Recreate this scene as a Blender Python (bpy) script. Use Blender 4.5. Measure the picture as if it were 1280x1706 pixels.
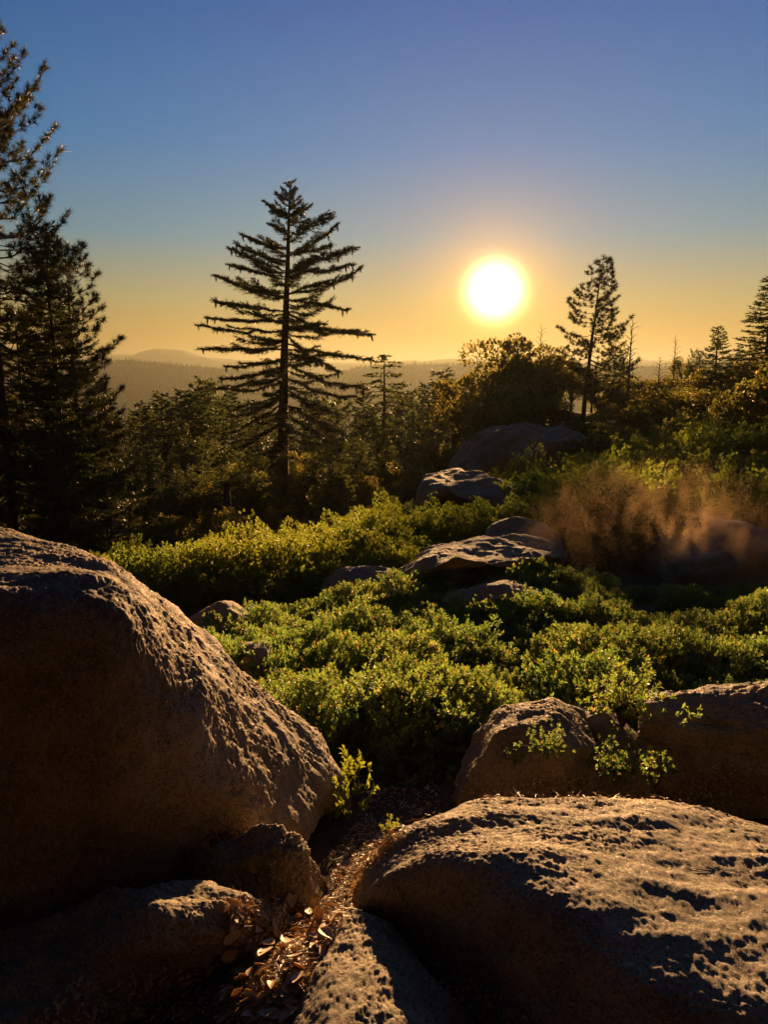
import bpy, math, random
import numpy as np
from mathutils import Vector, Matrix
from mathutils.bvhtree import BVHTree

for o in list(bpy.data.objects): bpy.data.objects.remove(o)
S = bpy.context.scene
COL = S.collection
rnd = random.Random(7)
G = np.random.default_rng(7)
R = math.radians

# ------------------------------------------------------------------ camera
F = 1282.0; PITCH = R(10.5)
cam_d = bpy.data.cameras.new('camera'); cam = bpy.data.objects.new('camera', cam_d); COL.objects.link(cam)
cam.location = (0, 0, 0); cam.rotation_euler = (R(90) - PITCH, 0, 0)
cam_d.sensor_fit = 'VERTICAL'; cam_d.sensor_height = 34.6; cam_d.lens = 34.6 * F / 1706
cam_d.clip_start = 0.05; cam_d.clip_end = 60000
S.camera = cam

# ------------------------------------------------------------------ sun, sky, exposure
EXPOSURE = 2.1
SUN_PX = (825, 486)
def ray(px, py):
    a = (px - 640) / F; b = -(py - 853) / F
    return np.array([a, math.cos(PITCH) + b * math.sin(PITCH), -math.sin(PITCH) + b * math.cos(PITCH)])
def P(px, py, Y):
    d = ray(px, py); return d * (Y / d[1])
def PZ(px, py, z):
    d = ray(px, py); return d * (z / d[2])
def proj(p):
    y = p[1] * math.cos(PITCH) - p[2] * math.sin(PITCH); u = p[1] * math.sin(PITCH) + p[2] * math.cos(PITCH)
    return (640 + F * p[0] / y, 853 - F * u / y)
sd = ray(*SUN_PX); sd = sd / np.linalg.norm(sd)
sun_el = math.asin(sd[2]); sun_az = math.atan2(sd[0], sd[1])
sl = bpy.data.lights.new('sun', 'SUN'); sl.energy = 5.0; sl.angle = R(0.6); sl.color = (1.0, 0.56, 0.23)
sun = bpy.data.objects.new('sun', sl); COL.objects.link(sun)
sun.rotation_euler = Vector(-sd).to_track_quat('-Z', 'Y').to_euler()

W = bpy.data.worlds.new('World'); S.world = W; W.use_nodes = True
nt = W.node_tree; N = nt.nodes; Lk = nt.links; N.clear()
def node(t, **k):
    n = N.new(t)
    for a, b in k.items(): setattr(n, a, b)
    return n
def mth(op, a, b=None, c=None):
    n = N.new('ShaderNodeMath'); n.operation = op
    for i, v in enumerate((a, b, c)):
        if v is None: continue
        if isinstance(v, (int, float)): n.inputs[i].default_value = v
        else: Lk.new(v, n.inputs[i])
    return n.outputs[0]
def scale_col(col, fac):
    n = N.new('ShaderNodeVectorMath'); n.operation = 'SCALE'
    if isinstance(col, tuple): n.inputs[0].default_value = col
    else: Lk.new(col, n.inputs[0])
    if isinstance(fac, (int, float)): n.inputs['Scale'].default_value = fac
    else: Lk.new(fac, n.inputs['Scale'])
    return n.outputs[0]
def add_col(a, b):
    n = N.new('ShaderNodeVectorMath'); n.operation = 'ADD'; Lk.new(a, n.inputs[0]); Lk.new(b, n.inputs[1]); return n.outputs[0]
tc = node('ShaderNodeTexCoord')
nz = node('ShaderNodeVectorMath', operation='NORMALIZE'); Lk.new(tc.outputs['Generated'], nz.inputs[0])
sep = node('ShaderNodeSeparateXYZ'); Lk.new(nz.outputs[0], sep.inputs[0])
el_deg = mth('MULTIPLY', mth('ARCSINE', sep.outputs['Z']), 180 / math.pi)
ramp = node('ShaderNodeValToRGB'); ramp.color_ramp.interpolation = 'LINEAR'
cr = ramp.color_ramp
stops = [(-90, (.10, .07, .04)), (-2, (.38, .22, .06)), (0.5, (.50, .26, .03)), (2.0, (.54, .31, .035)), (4.9, (.36, .345, .17)),
         (9.0, (.10, .285, .38)), (14.7, (.018, .205, .46)), (23.1, (0, .120, .39)), (40, (.012, .06, .20)), (90, (.02, .045, .11))]
while len(cr.elements) > 1: cr.elements.remove(cr.elements[-1])
for i, (d, c) in enumerate(stops):
    e = cr.elements[0] if i == 0 else cr.elements.new((d + 90) / 180)
    e.position = (d + 90) / 180; e.color = (*c, 1)
Lk.new(mth('DIVIDE', mth('ADD', el_deg, 90), 180), ramp.inputs[0])
dt = node('ShaderNodeVectorMath', operation='DOT_PRODUCT'); Lk.new(nz.outputs[0], dt.inputs[0]); dt.inputs[1].default_value = tuple(sd)
theta = mth('MULTIPLY', mth('ARCCOSINE', mth('MINIMUM', dt.outputs['Value'], 0.9999999)), 180 / math.pi)
def expf(w, p=1.0):
    t = mth('DIVIDE', theta, w)
    if p != 1.0: t = mth('POWER', t, p)
    return mth('EXPONENT', mth('MULTIPLY', t, -1.0))
# the sky darkens away from the sun
away = mth('ADD', 0.10, mth('MULTIPLY', expf(62, 2.4), 0.90))
sky = scale_col(ramp.outputs['Color'], away)
sky = add_col(sky, scale_col((0.20, 0.02, 0.0), expf(7, 1.2)))
sky = add_col(sky, scale_col((1.1, 0.50, 0.0), expf(3.4, 1.5)))
sky = add_col(sky, scale_col((9.0, 7.0, 3.2), expf(1.62, 2.6)))
sky = scale_col(sky, 0.236)
nish = node('ShaderNodeTexSky', sky_type='NISHITA'); nish.sun_disc = False
nish.sun_elevation = sun_el; nish.sun_rotation = sun_az; nish.altitude = 1900; nish.dust_density = 3.0
bg1 = node('ShaderNodeBackground'); Lk.new(sky, bg1.inputs[0]); bg1.inputs[1].default_value = 1.0
bg2 = node('ShaderNodeBackground'); Lk.new(nish.outputs[0], bg2.inputs[0]); bg2.inputs[1].default_value = 0.0001
ads = node('ShaderNodeAddShader'); Lk.new(bg1.outputs[0], ads.inputs[0]); Lk.new(bg2.outputs[0], ads.inputs[1])
wo = node('ShaderNodeOutputWorld'); Lk.new(ads.outputs[0], wo.inputs['Surface'])

vs = S.view_settings; vs.view_transform = 'Standard'; vs.look = 'None'; vs.exposure = EXPOSURE; vs.gamma = 1; vs.use_curve_mapping = False
S.render.engine = 'CYCLES'
cy = S.cycles
cy.max_bounces = 6; cy.diffuse_bounces = 2; cy.glossy_bounces = 2; cy.transmission_bounces = 4; cy.volume_bounces = 0; cy.transparent_max_bounces = 4
cy.use_denoising = True; cy.caustics_reflective = False; cy.caustics_refractive = False
cy.volume_step_rate = 1.0; cy.volume_max_steps = 64
try: cy.denoiser = 'OPENIMAGEDENOISE'
except Exception: pass

# ------------------------------------------------------------------ noise and mesh helpers
_gr = np.random.default_rng(3).normal(size=(512, 3)); _gr /= np.linalg.norm(_gr, axis=1)[:, None]
def pn(p, seed=0):
    i = np.floor(p).astype(np.int64); f = p - i; u = f * f * f * (f * (f * 6 - 15) + 10)
    r = np.zeros(len(p))
    for a in (0, 1):
        wx = u[:, 0] if a else 1 - u[:, 0]
        for b in (0, 1):
            wy = u[:, 1] if b else 1 - u[:, 1]
            for c in (0, 1):
                wz = u[:, 2] if c else 1 - u[:, 2]
                h = ((i[:, 0] + a) * 73856093) ^ ((i[:, 1] + b) * 19349663) ^ ((i[:, 2] + c) * 83492791) ^ (seed * 2654435)
                h = (h ^ (h >> 13)) * 1274126177; g = _gr[(h ^ (h >> 11)) & 511]
                r += wx * wy * wz * (g[:, 0] * (f[:, 0] - a) + g[:, 1] * (f[:, 1] - b) + g[:, 2] * (f[:, 2] - c))
    return r * 1.6
def fbm(p, f0, octv, gain=0.5, lac=2.1, seed=0, ridged=False):
    t = np.zeros(len(p)); a = 1.0; f = f0
    for k in range(octv):
        n = pn(p * f + 17.3 * k, seed + k)
        t += a * ((0.5 - np.abs(n) * 1.6) if ridged else n); a *= gain; f *= lac
    return t
def sstep(x, a, b):
    t = np.clip((x - a) / (b - a), 0, 1); return t * t * (3 - 2 * t)
def unit(v): return v / np.maximum(np.linalg.norm(v, axis=-1, keepdims=True), 1e-9)

class Geo:
    def __init__(s): s.V = []; s.P = []; s.n = 0
    def add(s, V, faces, mi=0):
        V = np.asarray(V, float).reshape(-1, 3)
        for f in faces if isinstance(faces, list) else [faces]:
            s.P.append((np.asarray(f) + s.n, mi))
        s.V.append(V); s.n += len(V)
    def tube(s, pts, rad, sides=6, mi=0, cap=True):
        pts = np.asarray(pts, float); n = len(pts)
        t = np.gradient(pts, axis=0); t = unit(t)
        ref = np.array([0, 0, 1.0]) if abs(t[0][2]) < .9 else np.array([1.0, 0, 0])
        a = unit(np.cross(t, ref)); b = np.cross(t, a)
        an = np.arange(sides) * 2 * math.pi / sides
        ring = (a[:, None, :] * np.cos(an)[None, :, None] + b[:, None, :] * np.sin(an)[None, :, None]) * np.asarray(rad, float).reshape(-1, 1, 1) + pts[:, None, :]
        i = np.arange(n - 1)[:, None] * sides; j = np.arange(sides)[None, :]; k = (j + 1) % sides
        fc = [np.stack([i + j, i + k, i + sides + k, i + sides + j], -1).reshape(-1, 4)]
        if cap: fc.append(np.array([[(n - 1) * sides + q for q in range(sides)]]))
        s.add(ring.reshape(-1, 3), fc, mi)
    def leaves(s, base, d, nrm, L, Wd, kind='quad', mi=0):
        base = np.asarray(base); n = len(base)
        if n == 0: return
        d = unit(d); side = unit(np.cross(d, nrm)); up = np.cross(side, d)
        L = np.broadcast_to(np.asarray(L, float).reshape(-1, 1), (n, 1)); Wd = np.broadcast_to(np.asarray(Wd, float).reshape(-1, 1), (n, 1))
        i = np.arange(n)[:, None]
        if kind == 'tri':
            V = np.stack([base - side * Wd / 2, base + side * Wd / 2, base + d * L], 1); fc = i * 3 + np.array([[0, 1, 2]])
        elif kind == 'quad':
            m = base + d * L * .5 + up * L * .06
            V = np.stack([base, m + side * Wd / 2, base + d * L, m - side * Wd / 2], 1); fc = i * 4 + np.array([[0, 1, 2, 3]])
        else:
            m = base + d * L * .52 + up * L * .08
            V = np.stack([base, m + side * Wd / 2 + up * Wd * .22, base + d * L * .98 - up * L * .07, m - side * Wd / 2 + up * Wd * .22, m], 1)
            fc = np.concatenate([i * 5 + np.array([[0, 1, 4]]), i * 5 + np.array([[1, 2, 4]]), i * 5 + np.array([[2, 3, 4]]), i * 5 + np.array([[3, 0, 4]])])
        s.add(V.reshape(-1, 3), fc, mi)
    def mesh(s, name, mats, smooth=False):
        me = bpy.data.meshes.new(name)
        V = np.concatenate(s.V); me.vertices.add(len(V)); me.vertices.foreach_set('co', V.astype(np.float32).ravel())
        loops = np.concatenate([p.ravel() for p, _ in s.P]).astype(np.int32)
        tot = np.concatenate([np.full(len(p), p.shape[1]) for p, _ in s.P]).astype(np.int32)
        mi = np.concatenate([np.full(len(p), m) for p, m in s.P]).astype(np.int32)
        st = np.concatenate([[0], np.cumsum(tot)[:-1]]).astype(np.int32)
        me.loops.add(len(loops)); me.loops.foreach_set('vertex_index', loops)
        me.polygons.add(len(tot)); me.polygons.foreach_set('loop_start', st)
        me.polygons.foreach_set('material_index', mi)
        if smooth: me.polygons.foreach_set('use_smooth', np.ones(len(tot), dtype=bool))
        me.update(calc_edges=True)
        for m in (mats if isinstance(mats, (list, tuple)) else [mats]): me.materials.append(m)
        return me

def link(name, me, parent=None, loc=None, **props):
    o = bpy.data.objects.new(name, me); COL.objects.link(o)
    if parent is not None: o.parent = parent
    if loc is not None: o.location = loc
    for k, v in props.items():
        if v: o[k] = v
    return o
def thing(name, loc, label, cat, group=None, rz=0.0, sc=1.0):
    o = link(name, None, None, tuple(loc), label=label, category=cat, group=group)
    o.empty_display_size = .2; o.rotation_euler = (0, 0, rz); o.scale = (sc, sc, sc) if isinstance(sc, (int, float)) else sc
    return o
ALLP = []
def grid_faces(nu, nv):
    i = np.arange(nv - 1)[:, None] * nu; j = np.arange(nu - 1)[None, :]
    return np.stack([i + j, i + j + 1, i + nu + j + 1, i + nu + j], -1).reshape(-1, 4)

# ------------------------------------------------------------------ materials
def mat(name):
    m = bpy.data.materials.new(name); m.use_nodes = True; t = m.node_tree; t.nodes.clear(); return m, t
def nn(t, ty, **k):
    n = t.nodes.new(ty)
    for a, b in k.items():
        if a.startswith('i_'): n.inputs[a[2:].replace('_', ' ')].default_value = b
        else: setattr(n, a, b)
    return n
def ramp_n(t, src, st, interp='LINEAR'):
    r = nn(t, 'ShaderNodeValToRGB'); c = r.color_ramp; c.interpolation = interp
    while len(c.elements) > 1: c.elements.remove(c.elements[-1])
    for i, (p, col) in enumerate(st):
        e = c.elements[0] if i == 0 else c.elements.new(p)
        e.position = p; e.color = (*col, 1) if len(col) == 3 else col
    t.links.new(src, r.inputs[0]); return r.outputs[0]
def mixc(t, fac, a, b, blend='MIX'):
    m = nn(t, 'ShaderNodeMix', data_type='RGBA', blend_type=blend)
    for s, v in ((m.inputs[0], fac), (m.inputs[6], a), (m.inputs[7], b)):
        if isinstance(v, (int, float)): s.default_value = v
        elif isinstance(v, tuple): s.default_value = (*v, 1)
        else: t.links.new(v, s)
    return m.outputs[2]
def noise(t, vec, scale, detail=5, rough=.6, dist=0.0):
    n = nn(t, 'ShaderNodeTexNoise'); n.inputs['Scale'].default_value = scale; n.inputs['Detail'].default_value = detail
    n.inputs['Roughness'].default_value = rough; n.inputs['Distortion'].default_value = dist
    t.links.new(vec, n.inputs['Vector']); return n.outputs[0]

def granite(name, base=(.38, .305, .215), dark=(.12, .10, .075), bump=.006, darkamt=.5, lichen=(.17, .15, .09), rough=.9):
    m, t = mat(name); co = nn(t, 'ShaderNodeTexCoord').outputs['Object']
    n1 = noise(t, co, 2.2, 8, .65, .4); n2 = noise(t, co, 26, 6, .7); n3 = noise(t, co, 7, 6, .7, 1.0)
    c = ramp_n(t, n1, [(.30, dark), (.30 + .35 * darkamt, tuple(v * .62 for v in base)), (.70, base)])
    c = mixc(t, ramp_n(t, n3, [(.56, (0, 0, 0)), (.68, (.75, .75, .75))]), c, lichen)
    c = mixc(t, ramp_n(t, n2, [(.30, (1, 1, 1)), (.46, (0, 0, 0))]), c, dark)
    v = nn(t, 'ShaderNodeTexVoronoi'); v.inputs['Scale'].default_value = 170; t.links.new(co, v.inputs['Vector'])
    sp = nn(t, 'ShaderNodeSeparateColor'); t.links.new(v.outputs['Color'], sp.inputs[0])
    c = mixc(t, ramp_n(t, sp.outputs[0], [(.87, (0, 0, 0)), (.92, (.6, .6, .6))]), c, (.46, .38, .28))
    c = mixc(t, ramp_n(t, sp.outputs[1], [(.88, (0, 0, 0)), (.92, (.7, .7, .7))]), c, (.03, .028, .025))
    b = nn(t, 'ShaderNodeBsdfPrincipled'); t.links.new(c, b.inputs['Base Color'])
    t.links.new(ramp_n(t, sp.outputs[2], [(.80, (rough,) * 3), (.95, (.6,) * 3)]), b.inputs['Roughness'])
    b.inputs['Specular IOR Level'].default_value = .2
    h = mixc(t, .45, noise(t, co, 55, 8, .75), noise(t, co, 210, 4, .7))
    bp = nn(t, 'ShaderNodeBump'); bp.inputs['Strength'].default_value = .9; bp.inputs['Distance'].default_value = bump
    t.links.new(h, bp.inputs['Height']); t.links.new(bp.outputs[0], b.inputs['Normal'])
    o = nn(t, 'ShaderNodeOutputMaterial'); t.links.new(b.outputs[0], o.inputs[0]); return m
M_ROCK = granite('granite'); M_ROCK_WARM = granite('granite_warm', (.37, .29, .20), (.11, .088, .062))
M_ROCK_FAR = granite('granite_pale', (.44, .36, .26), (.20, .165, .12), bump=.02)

def leafmat(name, c1, c2, tr, tfac=.5, rough=.5, spec=.35, brown=None, nscale=1.5):
    m, t = mat(name)
    g = nn(t, 'ShaderNodeNewGeometry'); oi = nn(t, 'ShaderNodeObjectInfo'); co = nn(t, 'ShaderNodeTexCoord').outputs['Object']
    c = mixc(t, g.outputs['Random Per Island'], c1, c2)
    n1 = noise(t, co, nscale, 2)
    c = mixc(t, ramp_n(t, n1, [(.35, (.6,) * 3), (.62, (0,) * 3)]), c, tuple(v * .55 for v in c1))
    c = mixc(t, ramp_n(t, oi.outputs['Random'], [(0, (0,) * 3), (1, (.36,) * 3)]), c, tuple(v * s for v, s in zip(c2, (1.35, .9, .8))))
    if brown:
        w = nn(t, 'ShaderNodeMath', operation='FRACT'); m2 = nn(t, 'ShaderNodeMath', operation='MULTIPLY'); m2.inputs[1].default_value = 37.7
        t.links.new(g.outputs['Random Per Island'], m2.inputs[0]); t.links.new(m2.outputs[0], w.inputs[0])
        c = mixc(t, ramp_n(t, w.outputs[0], [(.90, (0,) * 3), (.94, (1,) * 3)]), c, brown)
    trc = mixc(t, 1.0, c, tr, 'MULTIPLY')
    b = nn(t, 'ShaderNodeBsdfPrincipled'); t.links.new(c, b.inputs['Base Color']); b.inputs['Roughness'].default_value = rough
    b.inputs['Specular IOR Level'].default_value = spec
    tl = nn(t, 'ShaderNodeBsdfTranslucent'); t.links.new(trc, tl.inputs[0])
    mx = nn(t, 'ShaderNodeMixShader'); mx.inputs[0].default_value = tfac
    t.links.new(b.outputs[0], mx.inputs[1]); t.links.new(tl.outputs[0], mx.inputs[2])
    o = nn(t, 'ShaderNodeOutputMaterial'); t.links.new(mx.outputs[0], o.inputs[0]); return m
M_OLIVE = leafmat('olive_leaf', (.070, .106, .038), (.108, .146, .054), (3.7, 4.0, 1.8), .5, .5, .35, brown=(.16, .09, .04))
M_GREEN = leafmat('green_leaf', (.060, .086, .024), (.10, .122, .036), (4.2, 4.2, 1.4), .55, .55, .25)
M_OAK = leafmat('oak_leaf', (.07, .085, .025), (.11, .115, .035), (3.2, 3.0, 1.4), .45, .5, .3, brown=(.2, .12, .04))
M_NEEDLE = leafmat('pine_needle', (.028, .040, .016), (.045, .055, .022), (2.2, 2.1, 1.1), .22, .5, .3, brown=(.12, .07, .03), nscale=.7)
M_FIR = leafmat('fir_needle', (.03, .042, .018), (.05, .062, .025), (2.6, 2.4, 1.2), .3, .55, .3, nscale=.6)
M_FOREST = leafmat('forest_needle', (.036, .054, .022), (.062, .078, .030), (2.9, 3.0, 1.5), .38, .55, .25, brown=(.13, .08, .03), nscale=.4)
M_DRY = leafmat('dry_leaf', (.62, .52, .36), (.42, .30, .17), (1.4, 1.1, .7), .22, .55, .35, nscale=30)
M_STRAW = leafmat('dry_needle', (.16, .10, .045), (.30, .20, .09), (1.5, 1.0, .6), .25, .5, .4, nscale=9)

def simple(name, c1, c2, scale, bump=0, rough=.85, stretch=None, brick=False):
    m, t = mat(name); co = nn(t, 'ShaderNodeTexCoord').outputs['Object']
    if stretch:
        mp = nn(t, 'ShaderNodeMapping'); mp.inputs['Scale'].default_value = stretch; t.links.new(co, mp.inputs[0]); co = mp.outputs[0]
    n = noise(t, co, scale, 7, .65, .3)
    c = ramp_n(t, n, [(.34, c1), (.64, c2)])
    b = nn(t, 'ShaderNodeBsdfPrincipled'); t.links.new(c, b.inputs['Base Color']); b.inputs['Roughness'].default_value = rough
    b.inputs['Specular IOR Level'].default_value = .25
    if bump:
        bp = nn(t, 'ShaderNodeBump'); bp.inputs['Distance'].default_value = bump; t.links.new(n, bp.inputs['Height']); t.links.new(bp.outputs[0], b.inputs['Normal'])
    o = nn(t, 'ShaderNodeOutputMaterial'); t.links.new(b.outputs[0], o.inputs[0]); return m
M_BARK = simple('pine_bark', (.035, .022, .014), (.12, .075, .045), 9, .03, stretch=(1, 1, .22))
M_TWIG = simple('twig_bark', (.05, .032, .022), (.11, .07, .05), 14)
M_SNAG = simple('weathered_wood', (.12, .09, .065), (.26, .21, .16), 8, .01, stretch=(1, 1, .2))
M_CHAR = simple('charred_wood', (.008, .007, .006), (.03, .025, .02), 8, .02, stretch=(1, 1, .3))
M_CONE = simple('cone_scales', (.07, .035, .015), (.20, .11, .05), 60, .01)
M_RIDGE = simple('wooded_slope', (.04, .055, .032), (.09, .105, .06), .02, 0, .95)
M_HILL = simple('distant_slope', (.05, .05, .035), (.09, .08, .06), .003, 0, .95)

def soilmat():
    m, t = mat('forest_soil'); co = nn(t, 'ShaderNodeTexCoord').outputs['Object']
    n1 = noise(t, co, 3.0, 9, .7, .5); n2 = noise(t, co, 34, 6, .75); n3 = noise(t, co, .035, 3, .5)
    c = ramp_n(t, n1, [(.3, (.05, .03, .018)), (.5, (.12, .07, .04)), (.7, (.20, .125, .075))])
    c = mixc(t, ramp_n(t, n2, [(.4, (.8,) * 3), (.6, (0,) * 3)]), c, (.045, .028, .017))
    # beyond the clearing the floor is needle duff under the trees
    sp = nn(t, 'ShaderNodeVectorMath', operation='LENGTH'); t.links.new(co, sp.inputs[0])
    mr = nn(t, 'ShaderNodeMapRange'); mr.inputs['From Min'].default_value = 18; mr.inputs['From Max'].default_value = 45; t.links.new(sp.outputs['Value'], mr.inputs[0])
    c = mixc(t, mr.outputs[0], c, ramp_n(t, n3, [(.3, (.03, .026, .015)), (.7, (.06, .05, .028))]))
    b = nn(t, 'ShaderNodeBsdfPrincipled'); t.links.new(c, b.inputs['Base Color']); b.inputs['Roughness'].default_value = .95; b.inputs['Specular IOR Level'].default_value = .15
    bp = nn(t, 'ShaderNodeBump'); bp.inputs['Distance'].default_value = .02; bp.inputs['Strength'].default_value = .8; t.links.new(n2, bp.inputs['Height']); t.links.new(bp.outputs[0], b.inputs['Normal'])
    o = nn(t, 'ShaderNodeOutputMaterial'); t.links.new(b.outputs[0], o.inputs[0]); return m
M_SOIL = soilmat()

# ------------------------------------------------------------------ terrain
PR = np.array([(0, -2.0), (2.2, -2.12), (3.2, -2.3), (4.3, -2.55), (8, -2.95), (10, -3.05), (13, -3.45), (20, -4.1), (30, -4.0), (45, -3.4), (58, -3.3), (75, -5), (110, -16), (200, -45), (400, -110), (900, -300), (1600, -330), (3000, -440), (12000, -460)])
PL = np.array([(0, -2.0), (2.2, -2.12), (3.2, -2.3), (4.3, -2.55), (8, -3.05), (12, -3.75), (16, -4.4), (22, -5.1), (32, -6.6), (50, -11), (80, -20), (150, -42), (400, -130), (900, -300), (1600, -330), (3000, -440), (12000, -460)])
def gz(x, y):
    x = np.atleast_1d(np.asarray(x, float)); y = np.atleast_1d(np.asarray(y, float))
    r = np.hypot(x, y); az = x / np.maximum(y, .35 * r + 1e-6)
    th = -.10 + .20 * sstep(r, 18, 40)
    w = sstep(az, th, th + .13)
    z = np.interp(r, PR[:, 0], PR[:, 1]) * w + np.interp(r, PL[:, 0], PL[:, 1]) * (1 - w)
    z += 2.3 * sstep(az, .26, .55) * sstep(r, 12, 42) * (1 - sstep(r, 60, 140))
    hb = np.clip(-y - 3, 0, 120)
    back = -2.1 + .42 * hb  # unseen hillside added behind the camera, raised to keep skylight off
    wb = sstep(-y, -1, 6)
    z = z * (1 - wb) + back * wb
    p = np.stack([x, y, np.zeros_like(x)], 1)
    z += .20 * np.exp(-((x + .27) / .26) ** 2 - ((y - 2.2) / .42) ** 2) + .10 * np.exp(-((x + .03) / .25) ** 2 - ((y - 3.05) / .4) ** 2)
    z += fbm(p, .8, 3, seed=5) * .06 * sstep(r, 1, 5) + fbm(p, .11, 3, seed=9) * np.clip(r * .012, 0, 5) * sstep(r, 8, 30)
    return z
def gz1(x, y): return float(gz(x, y)[0])
nr, na = 330, 420
rr = np.concatenate([[0.02], np.geomspace(.35, 9000, nr - 1)]); aa = np.linspace(-math.pi, math.pi, na)
A_, R_ = np.meshgrid(aa, rr); X = (R_ * np.sin(A_)).ravel(); Y = (R_ * np.cos(A_)).ravel()
Z = gz(X, Y); V = np.stack([X, Y, Z], 1)
near = R_.ravel() < 16
V[near, 2] += fbm(V[near] * [1, 1, 0], 5, 3, seed=31) * .018
g = Geo(); g.add(V, grid_faces(na, nr)); me = g.mesh('ground', M_SOIL, True)
ground = link('ground', me, kind='structure')

# ridge across the valley and the hills behind it
def crest(az_px, tab):
    return np.interp(az_px, [p[0] for p in tab], [p[1] for p in tab])
def hill(name, tab, r0, r1, r2, z0, mtl, amp, n=420, nr_=70):
    a = np.linspace(-1.15, 1.15, n); t = np.linspace(0, 1, nr_)
    A, T = np.meshgrid(a, t); a1 = A.ravel(); t1 = T.ravel()
    px = 640 + F * np.tan(a1) / math.cos(PITCH)
    rad = np.where(t1 < .75, r0 + (r1 - r0) * (t1 / .75), r1 + (r2 - r1) * ((t1 - .75) / .25))
    el = (853 - crest(px, tab)) / F; el = np.arctan(el) - PITCH
    zc = np.tan(el) * r1
    up = np.where(t1 < .75, np.sin(t1 / .75 * math.pi / 2) ** 1.25, 1 - ((t1 - .75) / .25) ** 1.6 * .8)
    x = rad * np.sin(a1); y = rad * np.cos(a1)
    p = np.stack([x, y, np.zeros_like(x)], 1)
    z = z0 + (zc - z0) * up + fbm(p, 1 / (r1 * .14), 4, ridged=True, seed=40) * amp * np.sin(np.clip(t1 / .75, 0, 1) * math.pi) 
    g = Geo(); g.add(np.stack([x, y, z], 1), grid_faces(n, nr_)); o = link(name, g.mesh(name, mtl, True), kind='structure')
    return x, y, z, t1, px
RIDGE = [(-1500, 560), (-500, 585), (0, 600), (180, 602), (230, 603), (300, 609), (380, 615), (450, 622), (520, 628), (560, 624), (590, 614), (630, 609), (700, 608), (790, 607), (900, 606), (1100, 612), (1500, 600), (2500, 580)]
rx, ry, rz_, rt, rpx = hill('forested_ridge', [(a, b + 5) for a, b in RIDGE], 900, 1800, 2200, -300, M_RIDGE, 18)
HILLS = [(-1500, 600), (150, 606), (205, 602), (235, 588), (262, 582), (285, 583), (310, 584), (335, 593), (370, 601), (450, 605), (560, 606), (640, 606), (670, 602), (690, 600), (705, 603), (730, 599), (760, 598), (800, 598), (900, 604), (1500, 602), (2500, 606)]
hill('distant_hills', HILLS, 2900, 3900, 4300, -440, M_HILL, 25)
HILLS2 = [(-1500, 600), (120, 598), (180, 590), (215, 583), (240, 581), (300, 592), (400, 600), (500, 603), (650, 605), (900, 600), (1500, 604), (2500, 606)]
hill('distant_mountains', [(a, max(b, 592)) for a, b in HILLS2], 4400, 4700, 5100, -440, M_HILL, 15)
# conifers on the ridge: past counting
def cone_trees(name, bx, by, bz, h, label_kind='stuff', mtl=M_RIDGE):
    n = len(bx); k = 5; g = Geo(); an = np.arange(k) * 2 * math.pi / k
    for (f0, f1, w) in ((0.05, .62, .19), (.38, 1.0, .13)):
        rad = h * w * G.uniform(.75, 1.3, n)
        ring = np.stack([bx[:, None] + rad[:, None] * np.cos(an), by[:, None] + rad[:, None] * np.sin(an), (bz + h * f0)[:, None] + 0 * an], -1)
        tip = np.stack([bx, by, bz + h * f1], -1)[:, None, :]
        Vv = np.concatenate([ring, tip], 1).reshape(-1, 3); b = np.arange(n)[:, None] * (k + 1)
        fc = [np.stack([b[:, 0] + q, b[:, 0] + (q + 1) % k, b[:, 0] + k], -1) for q in range(k)]
        g.add(Vv, np.concatenate(fc))
    return link(name, g.mesh(name, mtl), kind=label_kind)
sel = np.where((np.abs(rpx - 640) < 1300) & (rt > .22) & (rt < .8))[0]
w_ = np.where(np.abs(rt[sel] - .745) < .03, 7.0, 1.0); w_ /= w_.sum()
pk = G.choice(sel, 22000, p=w_)
cone_trees('ridge_forest', rx[pk] + G.uniform(-9, 9, len(pk)), ry[pk] + G.uniform(-7, 7, len(pk)), rz_[pk] - 1.5, G.uniform(5, 13, len(pk)) * np.where(G.uniform(size=len(pk)) < .06, 1.5, 1))
# forest in the valley below, far beyond the trees one can tell apart
n = 9000; a = G.uniform(-.62, .55, n); d = 190 * (950 / 190) ** G.uniform(0, 1, n) ** 1.0
x = d * np.sin(a); y = d * np.cos(a)
cone_trees('valley_forest', x, y, gz(x, y) - 1, G.uniform(9, 21, n), mtl=M_FOREST)

# ------------------------------------------------------------------ boulders
def cr_resample(pts, n, closed=False):
    pts = np.asarray(pts, float); d = np.concatenate([[0], np.cumsum(np.linalg.norm(np.diff(pts, axis=0), axis=1) ** .8)]); d /= d[-1]
    return cr_eval(pts, d, np.linspace(0, 1, n))
def cr_eval(pts, d, u):
    m = len(pts); i = np.clip(np.searchsorted(d, u, side='right') - 1, 0, m - 2)
    t = ((u - d[i]) / (d[i + 1] - d[i]))[:, None]
    tan = np.zeros_like(pts); dd = d.reshape(-1, *([1] * (pts.ndim - 1)))
    tan[1:-1] = (pts[2:] - pts[:-2]) / (dd[2:] - dd[:-2]); tan[0] = (pts[1] - pts[0]) / (dd[1] - dd[0]); tan[-1] = (pts[-1] - pts[-2]) / (dd[-1] - dd[-2])
    h = (d[i + 1] - d[i])[:, None]
    if pts.ndim == 3: t = t[:, :, None]; h = h[:, :, None]
    return (2 * t**3 - 3 * t**2 + 1) * pts[i] + (t**3 - 2 * t**2 + t) * h * tan[i] + (-2 * t**3 + 3 * t**2) * pts[i + 1] + (t**3 - t**2) * h * tan[i + 1]
SURF = [ground]
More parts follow.
